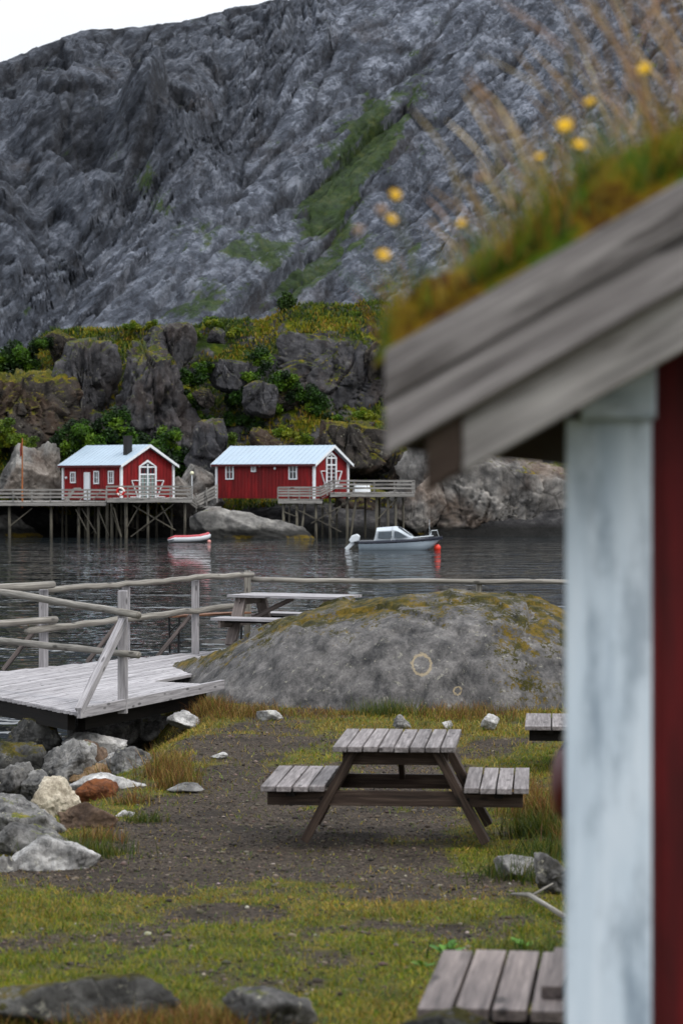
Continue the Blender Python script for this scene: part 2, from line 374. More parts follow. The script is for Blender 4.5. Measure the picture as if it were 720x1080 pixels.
# ------------------------------------------------------------------ water
m = Mat('dark_fjord_water', .03, .3); m.b.inputs['IOR'].default_value = 1.33; m.b.inputs['Base Color'].default_value = (.012, .016, .018, 1)
p = m.pos((1, 1.0, 1))
n1 = m.noise(m.pos((1, .8, 1), (0, 0, .12)), .8, 1.5, .45, .4); n2 = m.noise(m.pos((1, .8, 1), (0, 0, -.3)), 2.4, 1.5, .45, .3); n4 = m.noise(m.pos((.14, .34, 1), (0, 0, .06)), 1., 2, .5, .3); n3 = m.noise(m.pos((.5, 1.8, 1)), .045, 4, .55)
hh = m.math('ADD', m.math('MULTIPLY', n1, .15), m.math('MULTIPLY', n2, .035)); hh = m.math('MULTIPLY', hh, m.rng(n3, .35, .65, .5, 1.3)); hh = m.math('ADD', hh, m.math('MULTIPLY', n4, .12))
WATER = m.out(None, m.bump(hh, 1., .95))
wx = np.array([-3000, -800, -200, -60, 60, 200, 800, 3000.]); wy = np.array([-400, 10, 60, 120, 180, 400, 1000, 4000.])
WX, WY = np.meshgrid(wx, wy)
tag(link(npmesh('water', np.stack([WX, WY, WX*0], -1).reshape(-1, 3), gridfaces(8, 8)), 'water', WATER), kind='structure')

# ------------------------------------------------------------------ rocks
_ico = {}
def ico(k):
    if k not in _ico:
        bm = bmesh.new(); bmesh.ops.create_icosphere(bm, subdivisions=k, radius=1); bm.verts.ensure_lookup_table()
        _ico[k] = (np.array([v.co for v in bm.verts]), np.array([[v.index for v in f.verts] for f in bm.faces])); bm.free()
    return _ico[k]
def rockmesh(name, c, r, seed=0, planes=12, k=5, rot=None, amp=.05, freq=2.2, sharp=.02, blocky=0, bf=1.6, low=.55):
    """angular stone: planes clip a ball, then noise; c centre, r radii"""
    R_ = np.random.default_rng(seed); n, f = ico(k); n = n/np.linalg.norm(n, axis=1)[:, None]
    pl = R_.normal(size=(planes, 3)); pl /= np.linalg.norm(pl, axis=1)[:, None]; of = R_.uniform(low, .95, planes)
    d = n @ pl.T; rr = np.where(d > .05, of/np.maximum(d, .05), 9.)
    if sharp > 0: rad = -sharp*np.log(np.sum(np.exp(-np.minimum(rr, 1.3)/sharp), 1)+np.exp(-1.12/sharp))
    else: rad = np.minimum(rr.min(1), 1.12)
    v = n*rad[:, None]*np.array(r)
    s = freq/max(r); a = amp*min(r)
    q = v+np.array([seed*3.7, seed*1.3, -seed*2.1])
    dsp = a*(1.4*fbm(q[:, 0]*s, q[:, 1]*s, q[:, 2]*s, 5, 2.2, .55))
    if blocky:
        cv, ce = cellv(q[:, 0]*s*bf*1.0, q[:, 1]*s*bf, q[:, 2]*s*bf*.55); dsp = dsp+blocky*min(r)*((cv-.5)-.5*(1-sstep(0, .12, ce)))
    v = v+n*dsp[:, None]
    ext = np.abs(v).max(0); v = v/ext*np.array(r)
    if rot is not None: v = v @ np.array(Matrix.Rotation(rot[2], 3, 'Z') @ Matrix.Rotation(rot[1], 3, 'Y') @ Matrix.Rotation(rot[0], 3, 'X')).T
    return npmesh(name, v, f)

R_GREY = rock('grey_shore_stone', S('#3a3a3b'), S('#a09e9b'), 3.2, .12, lichen=.45, bumpd=.03)
R_DARK = rock('dark_shore_stone', S('#232325'), S('#8e8c89'), 3.0, .1, lichen=.5, bumpd=.03)
R_MOSSY = rock('mossy_shore_stone', S('#202020'), S('#706f6c'), 3.0, .56, ('#4a4612', '#6b5a1a', '#20250c'), lichen=.3, bumpd=.03)
R_PALE = rock('pale_shore_stone', S('#6d6c6b'), S('#d4d2cf'), 3.6, 0, lichen=.4, crack=.35, bumpd=.03)
R_CREAM = rock('cream_shore_stone', S('#8d8272'), S('#d8cfbd'), 4.5, 0, lichen=.6, crack=.3, bumpd=.05)
R_BROWN = rock('brown_shore_stone', S('#46382f'), S('#83705f'), 3.2, 0, crack=.25, bumpd=.02)
R_RUST = rock('rusty_shore_stone', S('#43281a'), S('#8a5a38'), 3.5, 0, lichen=.1, crack=.4, bumpd=.04)
R_TAN = rock('tan_shore_stone', S('#6e5b45'), S('#a08a6e'), 3.5, 0, crack=.3, bumpd=.02)
# (left, top, right, bottom in photo rows, material, label, seed, tilt, depth ratio)
pile = [
 (-30, 842, 72, 900, R_GREY, 'broad flat grey boulder at the left edge, above the pale slab', 3, (.1, .22, .2), .9),
 (-25, 872, 80, 922, R_DARK, 'dark brownish layered rock lying under the broad grey boulder', 8, (0, .1, 0), .7),
 (8, 886, 102, 940, R_PALE, 'long pale grey slab at the turf edge, nearest of the shore rocks', 12, (0, -.42, .1), .5),
 (62, 860, 122, 897, R_BROWN, 'smooth dull brown rock between the rusty rock and the pale slab', 15, (0, .1, 0), .8),
 (76, 834, 128, 868, R_RUST, 'rounded rusty red brown rock below the pointed grey rock', 21, (0, 0, .4), .8),
 (30, 826, 88, 872, R_CREAM, 'cream white pitted rock left of the rusty rock', 27, (0, .2, 0), .8),
 (72, 826, 152, 860, R_PALE, 'long pale grey rock behind the rusty rock', 31, (0, -.05, 0), .6),
 (114, 801, 158, 842, R_GREY, 'pointed grey rock with white spots beside the dry grass tuft', 36, (.2, .3, .5), .9),
 (58, 814, 118, 838, R_TAN, 'low tan rock just behind the cream white rock', 41, (0, 0, 0), .7),
 (38, 785, 102, 838, R_GREY, 'big grey angular rock in the middle of the shore pile', 46, (0, -.5, .3), .9),
 (76, 788, 120, 832, R_BROWN, 'upright grey brown rock right of the big angular rock', 52, (0, .2, .2), .9),
 (6, 762, 64, 800, R_MOSSY, 'round grey rock with green moss below the deck corner', 57, (0, .05, 0), .9),
 (-18, 778, 60, 836, R_MOSSY, 'dark rock with yellow moss in front of the round mossy rock', 63, (0, .1, .6), .9),
 (-25, 800, 48, 852, R_DARK, 'dark tilted rock at the left edge behind the broad grey boulder', 69, (0, -.5, .1), .8),
 (18, 818, 58, 852, R_GREY, 'small wedge shaped grey rock left of the cream white rock', 74, (0, -.5, 0), .8),
 (58, 772, 128, 802, R_PALE, 'flat pale rock lying behind the big angular rock', 79, (0, -.1, 0), .7),
 (66, 760, 106, 782, R_DARK, 'small dark rock under the deck corner by the water', 83, (0, .1, 0), .8),
 (96, 754, 148, 788, R_DARK, 'dark grey rock under the near edge of the deck', 88, (0, -.3, .3), .9),
 (136, 754, 190, 784, R_GREY, 'grey rock under the deck plank ends, left of the whitish one', 94, (0, .1, .3), .9),
 (176, 752, 218, 774, R_PALE, 'whitish rock under the right end of the deck', 99, (0, .15, 0), .9),
 (116, 862, 146, 886, R_PALE, 'small pale stone right of the dull brown rock', 104, (0, -.3, 0), .8),
 (174, 827, 214, 838, R_GREY, 'thin flat grey stone set in the gravel near the dry grass tuft', 109, (0, -.05, 0), .6),
 (222, 794, 242, 802, R_PALE, 'small flat whitish stone on the path below the deck', 113, (0, 0, 0), .7),
 (268, 748, 298, 762, R_PALE, 'white stone lying against the left foot of the big boulder', 118, (0, .2, 0), .8),
 (412, 755, 434, 771, R_GREY, 'grey stone at the boulder foot, behind the picnic table top', 123, (0, .3, 0), .8),
 (508, 755, 527, 774, R_PALE, 'whitish upright stone at the boulder foot, right of the picnic table', 128, (0, .5, 0), .8),
 (466, 760, 480, 770, R_PALE, 'tiny pale stone at the boulder foot behind the table corner', 133, (0, .2, 0), .8),
 (124, 766, 164, 798, R_GREY, 'grey angular rock beside the flat pale rock, below the deck edge', 201, (0, -.2, .4), .8),
 (-34, 902, 26, 944, R_GREY, 'grey rock at the left edge, lowest of the shore pile', 207, (0, .15, .1), .8),
 (90, 800, 134, 832, R_PALE, 'pale angular rock between the upright brown rock and the pointed grey one', 211, (0, -.3, .2), .8),
 (518, 906, 570, 932, R_GREY, 'low grey stone in the grass behind the white corner board', 137, (0, .1, 0), .8),
 (556, 905, 606, 950, R_DARK, 'dark speckled rock half hidden behind the white corner board', 143, (0, .2, 0), .8),
 (424, 1066, 526, 1110, R_MOSSY, 'round dark mossy stone at the bottom edge under the worn bench', 149, (0, 0, 0), .8),
 (222, 1050, 334, 1110, R_DARK, 'dark grey rock at the bottom edge, right of the dry grass hummock', 155, (0, .1, .3), .8),
 (-40, 1030, 200, 1100, R_MOSSY, 'long low grey rock in the bottom left corner under dry grass', 161, (0, -.12, .1), .45),
]
for (l, t, r, b, mt, lab, sd_, tilt, dr) in pile:
    d = hit((l+r)/2, min(b, 1078) - (b-t)*.12) if b < 1090 else 10.2+(0 if l > 0 else .3)
    if l == 424: d = 7.9
    if r < 160 and b < 945 and l < 140: d = (4-float(np.interp(b, [760, 800, 840, 870, 900, 940], [.35, .5, .62, .75, .88, 1.0])))*F/(b-HY)
    a = P(l, (t+b)/2, d); c = P(r, (t+b)/2, d); big_ = 1.18 if r < 160 and b < 945 and l > -20 else 1.06; hw = (c.x-a.x)/2*big_; hh_ = (b-t)/F*d/2*(big_+.06)
    me = rockmesh('rock', None, (hw, hw*dr, hh_), sd_, planes=13, k=5, rot=tilt, amp=.17, freq=2.8, blocky=.08, bf=1.2, sharp=.01, low=.48)
    o = link(me, 'rock', mt, smooth=True, loc=((a.x+c.x)/2, d+hw*dr*.5, ZY((t+b)/2, d)+(.07 if sd_ in (15, 21, 31, 36, 41, 104) else 0)))
    tag(o, lab, 'rock', 'rocks along the shore and yard')

rr_ = random.Random(5)
for k in range(50):
    px, py = rr_.uniform(-40, 165), rr_.uniform(770, 868)
    if px > 150-(py-770)*.35 or (px > 85 and py > 805) or py > 850: continue
    d = hit(px, py, 12); r_ = rr_.uniform(.07, .2); x, y = PX(px, d), d
    o = link(rockmesh('rock', None, (r_, r_*.8, r_*.6), 300+k, planes=11, k=4, rot=(rr_.uniform(-.4, .4), rr_.uniform(-.4, .4), rr_.uniform(0, 3)), amp=.12, sharp=.012, low=.45), 'rock', (R_DARK, R_GREY, R_BROWN, R_DARK)[k % 4], smooth=True, loc=(x, y, Gf(x, y)+.02))
    tag(o, 'small dark stone wedged between the larger shore rocks', 'rock', 'small filler stones of the shore pile')
# big lichen covered boulder
bx = np.linspace(-3.3, 4.3, 300); by = np.linspace(31.4, 39.6, 260); BX, BY = np.meshgrid(bx, by)
sk_px = np.array([130, 165, 200, 235, 260, 300, 360, 420, 480, 530, 570, 600, 640, 680]); sk_py = np.array([745, 716, 703, 688, 673, 652, 636, 627, 624, 625, 630, 642, 676, 760])
hB = np.interp(BX, PX(sk_px, 34.8), ZY(sk_py, 34.8))
front = np.interp(BX, [-3.3, -2.4, -1.6, -.8, .5, 2, 3.2, 4.3], [36.2, 34.4, 32.9, 32.2, 31.9, 31.8, 32.1, 33.4])
front = front+.12*fbm(BX*.8, 0, 3, 3)
mid = front+2.4; back = np.interp(BX, [-3.3, -1.5, 1, 4.3], [37.0, 37.9, 38.9, 38.6])
tf = np.clip((mid-BY)/(mid-front), 0, 1.3); tb = np.clip((BY-mid)/(back-mid), 0, 1.3)
gF = np.where(tf < 1, (1-np.clip(tf, 0, 1)**2.3)**.72, -(tf-1)*1.5); gB = np.where(tb < 1, (1-np.clip(tb, 0, 1)**2.2)**.9, -(tb-1)*1.5)
gg = np.where(BY < mid, gF, gB)
gBase = .55; BZ = gBase+(hB-gBase)*gg
bf1, be1 = facet(BX*.7+.3*BY, BZ*1.0+BY*.25, 3); bf2, be2 = facet(BX*1.9, BZ*2.2+BY*.6, 4)
BZ = BZ+.08*bf1*(gg < .98)+.04*bf2-.025*(1-sstep(0, .05, be1))
BZ = BZ+.1*fbm(BX*.9, BY*.9, BZ*.9, 4)+.035*fbm(BX*3.2, BY*3.2, BZ*3.2, 4)+.012*fbm(BX*11, BY*11, BZ*11, 3)
m_b = rock('lichened_boulder_rock', S('#3b3b3c'), S('#817e7c'), 3., .0, lichen=.3, crack=.12, bumpd=.03, ring=[((PX(443, 32.9), ZY(698, 32.9)), .125, .017), ((PX(481, 32.4), ZY(727, 32.4)), .05, .011)])
def boulder_moss(mm):
    m = Mat.__new__(Mat); m.m = mm; m.t = mm.node_tree; m.b = m.t.nodes['Principled BSDF']
    src = m.b.inputs['Base Color'].links[0].from_socket; p = m.pos()
    n = m.noise(p, 1.9, 10, .8); nf = m.noise(p, 26, 4, .7)
    f = m.math('ADD', m.attr('moss'), m.math('MULTIPLY', m.math('SUBTRACT', n, .5), 3.4)); f = m.math('ADD', f, m.math('MULTIPLY', m.math('SUBTRACT', nf, .5), 1.2))
    mc = m.ramp(m.noise(p, 3.4, 6, .75), [(.32, S('#1c1d0b')), (.48, S('#43400f')), (.6, S('#6b5a1a')), (.72, S('#7d6a24'))])
    mc = m.mix(.7, mc, m.ramp(nf, [(.25, (.4,)*3), (.75, (1.3,)*3)]), 'MULTIPLY')
    m.set(m.b.inputs['Base Color'], m.mix(m.rng(f, .5, .66), src, mc)); return mm
mossA = .27+.5*sstep(.55, 1., gg)*sstep(.0, .6, (BY-front)/2.4-.2)+.22*sstep(1.4, 2.8, BX)-.25*sstep(.0, -1, BX)*(gg < .75)
mossA = mossA-.25*sstep(.8, .25, (BY-front)/2.4)*(BX < 1.8)
mossA = np.clip(mossA, -.4, .75)
me = npmesh('boulder', np.stack([BX, BY, BZ], -1).reshape(-1, 3), gridfaces(300, 260), {'moss': mossA.ravel()})
tag(link(me, 'boulder', boulder_moss(m_b), smooth=True), 'huge rounded grey boulder with yellow moss and a pale lichen ring', 'boulder')

# ------------------------------------------------------------------ picnic tables
def picnic(label, loc, rz, Lg=1.4, nseat=4, ntop=8, top=TABLEWOOD, frame=BROWNWOOD, sw=.52, tw=.98, th=.74):
    t = thing('picnic_table', label, 'picnic table', loc, rz, 'picnic tables')
    def planks(cx, wd, n, z, name):
        mb = MB(); pw = wd/n
        for i in range(n):
            e = random.uniform(-.012, .012)
            mb.box((cx-wd/2+pw*(i+.5), e, z+random.uniform(-.002, .002)), (pw-.013, Lg, .042), Matrix.Rotation(random.uniform(-.004, .004), 3, 'Z'), 1)
        mb.build(name, top, t, bevel=.004)
    planks(0, tw, ntop, th-.021, 'tabletop')
    sx = .805
    for s in (-1, 1): planks(s*sx, sw, nseat, .45-.021, 'seat')
    for e in (-1, 1):
        y = e*(Lg/2-.19)
        MB().box((0, y, th-.042-.06), (tw-.14, .045, .118), None, 0).build('top_beam', frame, t, bevel=.004)
        MB().box((0, y-e*-.048, .45-.042-.062), (2*sx+sw-.1, .045, .12), None, 0).build('seat_beam', frame, t, bevel=.004)
        for s in (-1, 1):
            MB().tube([(s*.58, y+e*.03, .345), (s*.58, y+e*.085, .345)], .016, 8).build('bolt', DARKWOOD, t)
            MB().beam((s*.33, y-e*.001, th-.046), (s*.72, y-e*.001, .0),   .07, .185, (0, 1, 0)).build('leg', frame, t, bevel=.004)
    for s in (-1, 1):
        MB().box((s*(sx+.02), 0, .45-.044-.02), (.07, Lg-.1, .04), None, 1).build('seat_batten', DARKWOOD, t)
    MB().beam((0, Lg/2-.22, .40), (0, .02, th-.06), .045, .07).build('diagonal_brace', frame, t)
    return t
def leg_fix(t): return t
d0 = 19.05; c0 = P(415, 787.6, d0); rz0 = -math.radians(4.8)
cc_ = Vector((c0.x, c0.y, 0))+Matrix.Rotation(rz0, 3, 'Z') @ Vector((0, .7, 0))
picnic('weathered grey picnic table on bare gravel in the middle of the yard', (cc_.x, cc_.y, 1.13), rz0, th=.77)
d3 = 8.4; c3 = P(438, 1063, d3); rz3 = -math.radians(7.2)
tq = Matrix.Rotation(rz3, 3, 'Z') @ Vector((1.065, .53, 0))
z3 = ZY(1063.5, d3)-.45
T3 = picnic('worn picnic table by the cabin corner, only its near bench in view', (c3.x+tq.x, c3.y+tq.y, z3), rz3, Lg=1.06, top=BENCHWOOD, frame=DARKWOOD)
d4 = 24.8; c4 = P(552, 766, d4); tq = Matrix.Rotation(-math.radians(5), 3, 'Z') @ Vector((1.09, .7, 0))
picnic('picnic table half hidden behind the white corner board near the boulder', (c4.x+tq.x, c4.y+tq.y, ZY(766, d4)-.45), -math.radians(5), Lg=1.4, nseat=2, ntop=5, frame=DARKWOOD, sw=.56)
picnic('pale picnic table seen from the side on the rock behind the boulder', (-.76, 39.0, 1.37), -math.radians(90+25)+math.pi, Lg=1.95, top=GREYWOOD, frame=BENCHWOOD, th=.79)
# loose offcut lying on the bench by the cabin
R3 = Matrix.Rotation(rz3, 3, 'Z'); b0 = Vector((c3.x, c3.y, ZY(1063.5, d3)))
tag(MB().box(b0+R3 @ Vector((.475, .56, .024)), (.075, .72, .045), R3 @ Matrix.Rotation(-.03, 3, 'Z'), 1).build('plank_offcut', BENCHWOOD, None, bevel=.004), 'short plank offcut lying on the worn bench by the cabin corner', 'plank')

# ------------------------------------------------------------------ jetty deck
DZ = 1.2
A = Vector((-3.14, 29.1, 0)); B = Vector((-1.63, 33.2, 0)); pd = (B-A).normalized(); pq = Vector((-pd.y, pd.x, 0))
dk = thing('wooden_deck', 'silver grey plank deck over the water beside the boulder', 'deck', (A.x, A.y, DZ))
def loc_(v): return Vector((v[0]-A.x, v[1]-A.y, v[2]-DZ))
# outline edges: left edge line and far edge line
le0, le1 = Vector((-3.14, 29.1)), Vector((-5.6, 33.33)); fe0, fe1 = Vector((-6.0, 33.98)), Vector((-1.7, 40.5))
mb = MB(); wpl = .125; k = 0
def xline(o, d, p0, p1):
    e = p1-p0; den = d.x*e.y-d.y*e.x; q = p0-o; return (q.x*e.y-q.y*e.x)/den
for k in range(36):
    o = Vector((A.x, A.y))+Vector((pq.x, pq.y))*(wpl*(k+.5)); dd = Vector((pd.x, pd.y))
    s0 = xline(o, dd, le0, le1); s1 = xline(o, dd, fe0, fe1)
    if k < 9: s1 = min(s1, 4.37+k*.02)
    elif k < 13: s1 = min(s1, 8.5)
    s0 += random.uniform(-.02, .03)
    if s1-s0 < .2: break
    mid_ = o+dd*(s0+s1)/2
    Rk = Matrix((Vector((pd.x, pd.y, 0)), Vector((pq.x, pq.y, 0)), Vector((0, 0, 1)))).transposed()
    mb.box((mid_.x-A.x, mid_.y-A.y, -.022+random.uniform(-.003, .003)), (s1-s0, wpl-.014, .044), Rk, 0)
mb.build('deck_planks', GREYWOOD, dk, bevel=.004)
MB().beam(loc_((A.x-.02, A.y, DZ-.0)), loc_((B.x, B.y, DZ)), .06, .13).build('edge_board', GREYWOOD, dk, bevel=.005)
MB().beam(loc_((-3.3, 29.55, DZ-.15)), loc_((-5.7, 33.6, DZ-.15)), .1, .2).build('edge_joist', DARKWOOD, dk)
MB().beam(loc_((-3.2, 29.8, DZ-.19)), loc_((-1.9, 33.2, DZ-.19)), .1, .16).build('edge_joist', DARKWOOD, dk)
MB().beam(loc_((-5.5, 35.2, DZ-.15)), loc_((-2.0, 40.2, DZ-.15)), .1, .2).build('edge_joist', DARKWOOD, dk)
for (x, y) in ((-4.75, 32.2), (-5.7, 34.2), (-3.9, 37.0), (-2.9, 38.5)):
    MB().tube([(x-A.x, y-A.y, -.06), (x-A.x+.02, y-A.y, -2.9)], .1, 10).build('pile', DARKWOOD, dk, smooth=True)
# near railing
fence = thing('log_railing', 'near log railing on the front corner of the deck with slanting white brace', 'railing', (-2.72, 30.3, DZ), 0, 'log railings on the deck')
def rel(v, o): return Vector(v)-Vector(o)
def log(a, b, r, n=9, wob=.02, seedv=0):
    a, b = Vector(a), Vector(b); pts, rr = [], []
    for i in range(n):
        t = i/(n-1); pts.append(a.lerp(b, t)+Vector((random.gauss(0, wob), random.gauss(0, wob), random.gauss(0, wob)))*(0 if i in (0, n-1) else 1)); rr.append(r*(1+random.gauss(0, .06)))
    return MB().tube(pts, rr, 12)
o0 = (-2.72, 30.3, DZ)
MB().beam((-.02, .02, -.12), (-.02, .02, 1.42), .12, .12, (0, 1, 0)).build('post', GREYWOOD, fence, bevel=.006)
MB().beam((.0, -.12, 1.05), (-.44, -1.16, .02), .09, .1).build('brace', GREYWOOD, fence, bevel=.006)
log(rel(P(146, 649, 29.95), o0), rel(P(-60, 615, 33.6), o0), .047, 8, .006).build('rail', RAILWOOD, fence, True)
log(rel(P(146, 691, 29.95), o0), rel(P(-60, 670, 33.6), o0), .045, 8, .006).build('rail', RAILWOOD, fence, True)
MB().beam(rel((-5.1, 33.3, DZ-.3), o0), rel((-5.1, 33.3, DZ+1.4), o0), .12, .12, (0, 1, 0)).build('post', GREYWOOD, fence, bevel=.006)
# far railing
fo = (-2.4, 39.0, DZ)
fr = thing('log_railing', 'long log railing along the water side of the deck and behind the boulder', 'railing', fo, 0, 'log railings on the deck')
fposts = [(46, 36.3, 622, .13), (133, 37.9, 617, .12), (206, 39.05, 612, .12), (261, 40.6, 602, .11)]
for (px, d, pyt, wd) in fposts:
    x = PX(px, d); MB().beam(rel((x, d, DZ-.6), fo), rel((x, d, ZY(pyt, d)), fo), wd, wd, (0, 1, 0)).build('post', GREYWOOD if px != 261 else RAILWOOD, fr, bevel=.006)
    if px < 250: MB().beam(rel((x-.08, d+.06, DZ+.62), fo), rel((x-.62, d+.12, DZ-.05), fo),   .11, .06).build('brace', BENCHWOOD, fr, bevel=.004)
def poly(pts, r, n=4, wob=.006):
    out = []
    pts = [P(*q) for q in pts]
    for a, b in zip(pts[:-1], pts[1:]):
        for i in range(n): out.append(a.lerp(b, i/n)+Vector((0, 0, random.gauss(0, wob))))
    out.append(pts[-1]); out = [rel(q, fo) for q in out]
    return MB().tube(out, [r*(1+random.gauss(0, .05)) for _ in out], 12)
yo = -.1
poly([(-40, 622, 34.6+yo), (56, 616.5, 36.4+yo)], .055).build('rail', RAILWOOD, fr, True)
poly([(46, 623, 36.5), (90, 619, 37.2+yo), (133, 616, 37.9+yo), (172, 613, 38.5+yo), (206, 609, 39+yo), (266, 606, 40.4+yo)], .045).build('rail', RAILWOOD, fr, True)
poly([(-40, 661, 34.6+yo), (59, 653.5, 36.4+yo)], .05).build('rail', RAILWOOD, fr, True)
poly([(28, 666, 35.8+yo), (90, 658, 37.1+yo), (160, 650, 38.2+yo), (206, 644, 39+yo), (258, 638, 40.3+yo)], .05).build('rail', RAILWOOD, fr, True)
poly([(262, 611, 40.7), (380, 613, 41.2), (480, 613.5, 41.8), (620, 614, 42.4), (760, 615, 43)], .042).build('rail', RAILWOOD, fr, True)
for px, d in ((505, 42), (650, 42.6), (755, 43)):
    x = PX(px, d); MB().beam(rel((x, d, -.6), fo), rel((x, d, ZY(615, d)), fo), .1, .1, (0, 1, 0)).build('post', RAILWOOD, fr)
# folding bench with black steel legs
fb0, fb1 = Vector((-2.83, 39.15, 0)), Vector((-1.6, 40.35, 0)); fdir = (fb1-fb0).normalized(); fnrm = Vector((-fdir.y, fdir.x, 0))
fbm_ = thing('folding_bench', 'brown folding bench with black crossed steel legs on the deck', 'bench', (fb0.x, fb0.y, DZ))
MB().beam((0, 0, .6), tuple(fb1-fb0+Vector((0, 0, .6))), .3, .03).build('seat', wood('red_brown_bench_board', S('#5c3f30'), S('#8a6650'), S('#a98870'), 1), fbm_, bevel=.003)
BLACK = flat('black_painted_steel', S('#16161a'), .5, .5, 8, .2)
for s in (.16, (fb1-fb0).length-.2):
    q = fdir*s; mb = MB()
    for e in (-1, 1): mb.tube([q+fnrm*.13*e+Vector((0, 0, .585)), q+fnrm*.13*e+fdir*.02*e], .018, 8)
    mb.tube([q+fnrm*.13+Vector((0, 0, .5)), q-fnrm*.13+Vector((0, 0, .32))], .012, 6); mb.tube([q-fnrm*.13+Vector((0, 0, .5)), q+fnrm*.13+Vector((0, 0, .32))], .012, 6)
    mb.build('leg_frame', BLACK, fbm_)
MB().tube([(fdir*.16)+fnrm*.0+Vector((0, 0, .3)), fdir*.5+Vector((0, 0, .57))], .012, 6).build('strut', BLACK, fbm_)

# ------------------------------------------------------------------ foreground cabin with turf roof
ca = math.radians(10); gv = Vector((math.cos(ca), -math.sin(ca), 0)); bv = Vector((math.sin(ca), math.cos(ca), 0)); zv = Vector((0, 0, 1))
C0 = Vector((PX(594, 4.3), 4.3, 0))
cab = thing('turf_roof_cabin', 'dark red wooden cabin with white corner board and turf roof in the right foreground', 'cabin', (C0.x, C0.y, 2.2))
def cl(s, t, z): return gv*s+bv*t+zv*(z-2.2)      # s along gable, t depth (+ away from camera)
SL = .555
def ztop(s): return 4.219+SL*(s+.278)             # top edge of the barge board
WG = 3.1; ridge = WG/2
# gable wall boards
mb = MB(); s = .02
while s < WG:
    wd = min(.125, WG-s); zt = min(ztop(s), ztop(2*ridge-s-wd))-.16
    mb.box(cl(s+wd/2, .03, (1.9+zt)/2), (wd-.006, .05, zt-1.9), Matrix((gv, bv, zv)).transposed(), 2)
    if s > .1: mb.box(cl(s, -.008, (1.9+zt)/2), (.045, .022, zt-1.9), Matrix((gv, bv, zv)).transposed(), 2)
    s += .125
mb.build('gable_wall', DARKRED, cab, bevel=.002)
Rc = Matrix((gv, bv, zv)).transposed()
MB().box(cl(.03, 1.62, 3.0), (.05, 3.1, 2.1), Rc, 2).build('side_wall', DARKRED, cab)
MB().box(cl(WG-.03, 1.62, 3.0), (.05, 3.1, 2.1), Rc, 2).build('side_wall', DARKRED, cab)
MB().prism([cl(0.0, 3.15, 1.9), cl(WG, 3.15, 1.9), cl(WG, 3.15, 4.05), cl(ridge, 3.15, 4.85), cl(0, 3.15, 4.05)], bv*.05).build('rear_wall', DARKRED, cab)
m = Mat('worn_white_board_paint', .6, .35); g = m.gc((1.5, 14, 14))
n = m.noise(m.gc((5, 16, 16)), 1, 8, .7); n2 = m.noise(g, 1, 4, .6, .3)
c = m.ramp(n2, [(.3, S('#a9b6c3')), (.5, S('#c6d1db')), (.7, S('#d6dee6'))])
c = m.mix(m.rng(m.math('ADD', m.math('MULTIPLY', n, .6), m.math('MULTIPLY', m.noise(m.gc((.9, 12, 12)), 1, 5, .6), .4)), .48, .62, 0, .55), c, S('#6b7a88'))
c = m.mix(m.rng(m.noise(m.gc((6, 40, 40)), 1, 6, .75), .66, .74, 0, .5), c, S('#5f666c'))
POSTWHITE = m.out(c, m.bump(m.noise(m.gc((2, 50, 50)), 1, 5, .6), .002, .5))
MB().box(cl(.082, -.032, 2.95), (.150, .03, 2.32), Rc, 2).build('corner_board', POSTWHITE, cab, bevel=.004)
MB().box(cl(.10, -.045, 4.17), (.13, .05, .125), Rc, 0).build('frieze_block', POSTWHITE, cab, bevel=.004)
def barge(s0, s1, t, ztf, h, th, mat, name, flip=False):
    pts = [cl(s0, t, ztf(s0)), cl(s1, t, ztf(s1)), cl(s1, t, ztf(s1)-h), cl(s0, t, ztf(s0)-h)]
    mb = MB(); mb.prism(pts, bv*th)
    # grain along the slope
    dv = (pts[1]-pts[0]).normalized(); off = random.uniform(0, 9)
    mb.g = [(v_.dot(dv)+off, v_.z-v_.dot(gv)*SL*(-1 if flip else 1), v_.dot(bv)) for v_ in [Vector(q) for q in mb.v]]
    return mb.build(name, mat, cab, bevel=.005)
ztR = lambda s: ztop(2*ridge-s)
barge(-.278, ridge, -.285, lambda s: ztop(s), .088, .03, BARGEWOOD, 'barge_board')
barge(-.278, ridge, -.28, lambda s: ztop(s)-.089, .088, .03, BARGEWOOD, 'barge_board')
barge(-.15, ridge, -.249, lambda s: ztop(s)-.112, .166, .03, BARGEPALE, 'inner_barge_board')
barge(-.212, -.151, -.247, lambda s: ztop(s)-.11, .164, .03, BROWNWOOD, 'shaded_board_end')  # end of the inner board, brown painted in for the outer board's shade
barge(ridge+.002, 2*ridge+.278, -.285, ztR, .177, .03, BARGEWOOD, 'barge_board', True)
barge(ridge+.002, 2*ridge+.212, -.247, lambda s: ztR(s)-.11, .166, .03, BARGEPALE, 'inner_barge_board', True)
mb = MB()
for sg in (0, 1):
    f = (lambda s: ztop(s)) if not sg else ztR
    s0, s1 = (-.262, ridge) if not sg else (ridge+.001, 2*ridge+.262)
    mb.prism([cl(s0, -.21, f(s0)-.02), cl(s1, -.21, f(s1)-.02), cl(s1, -.21, f(s1)-.175), cl(s0, -.21, f(s0)-.175)], bv*3.6)
mb.build('roof', DARKWOOD, cab)
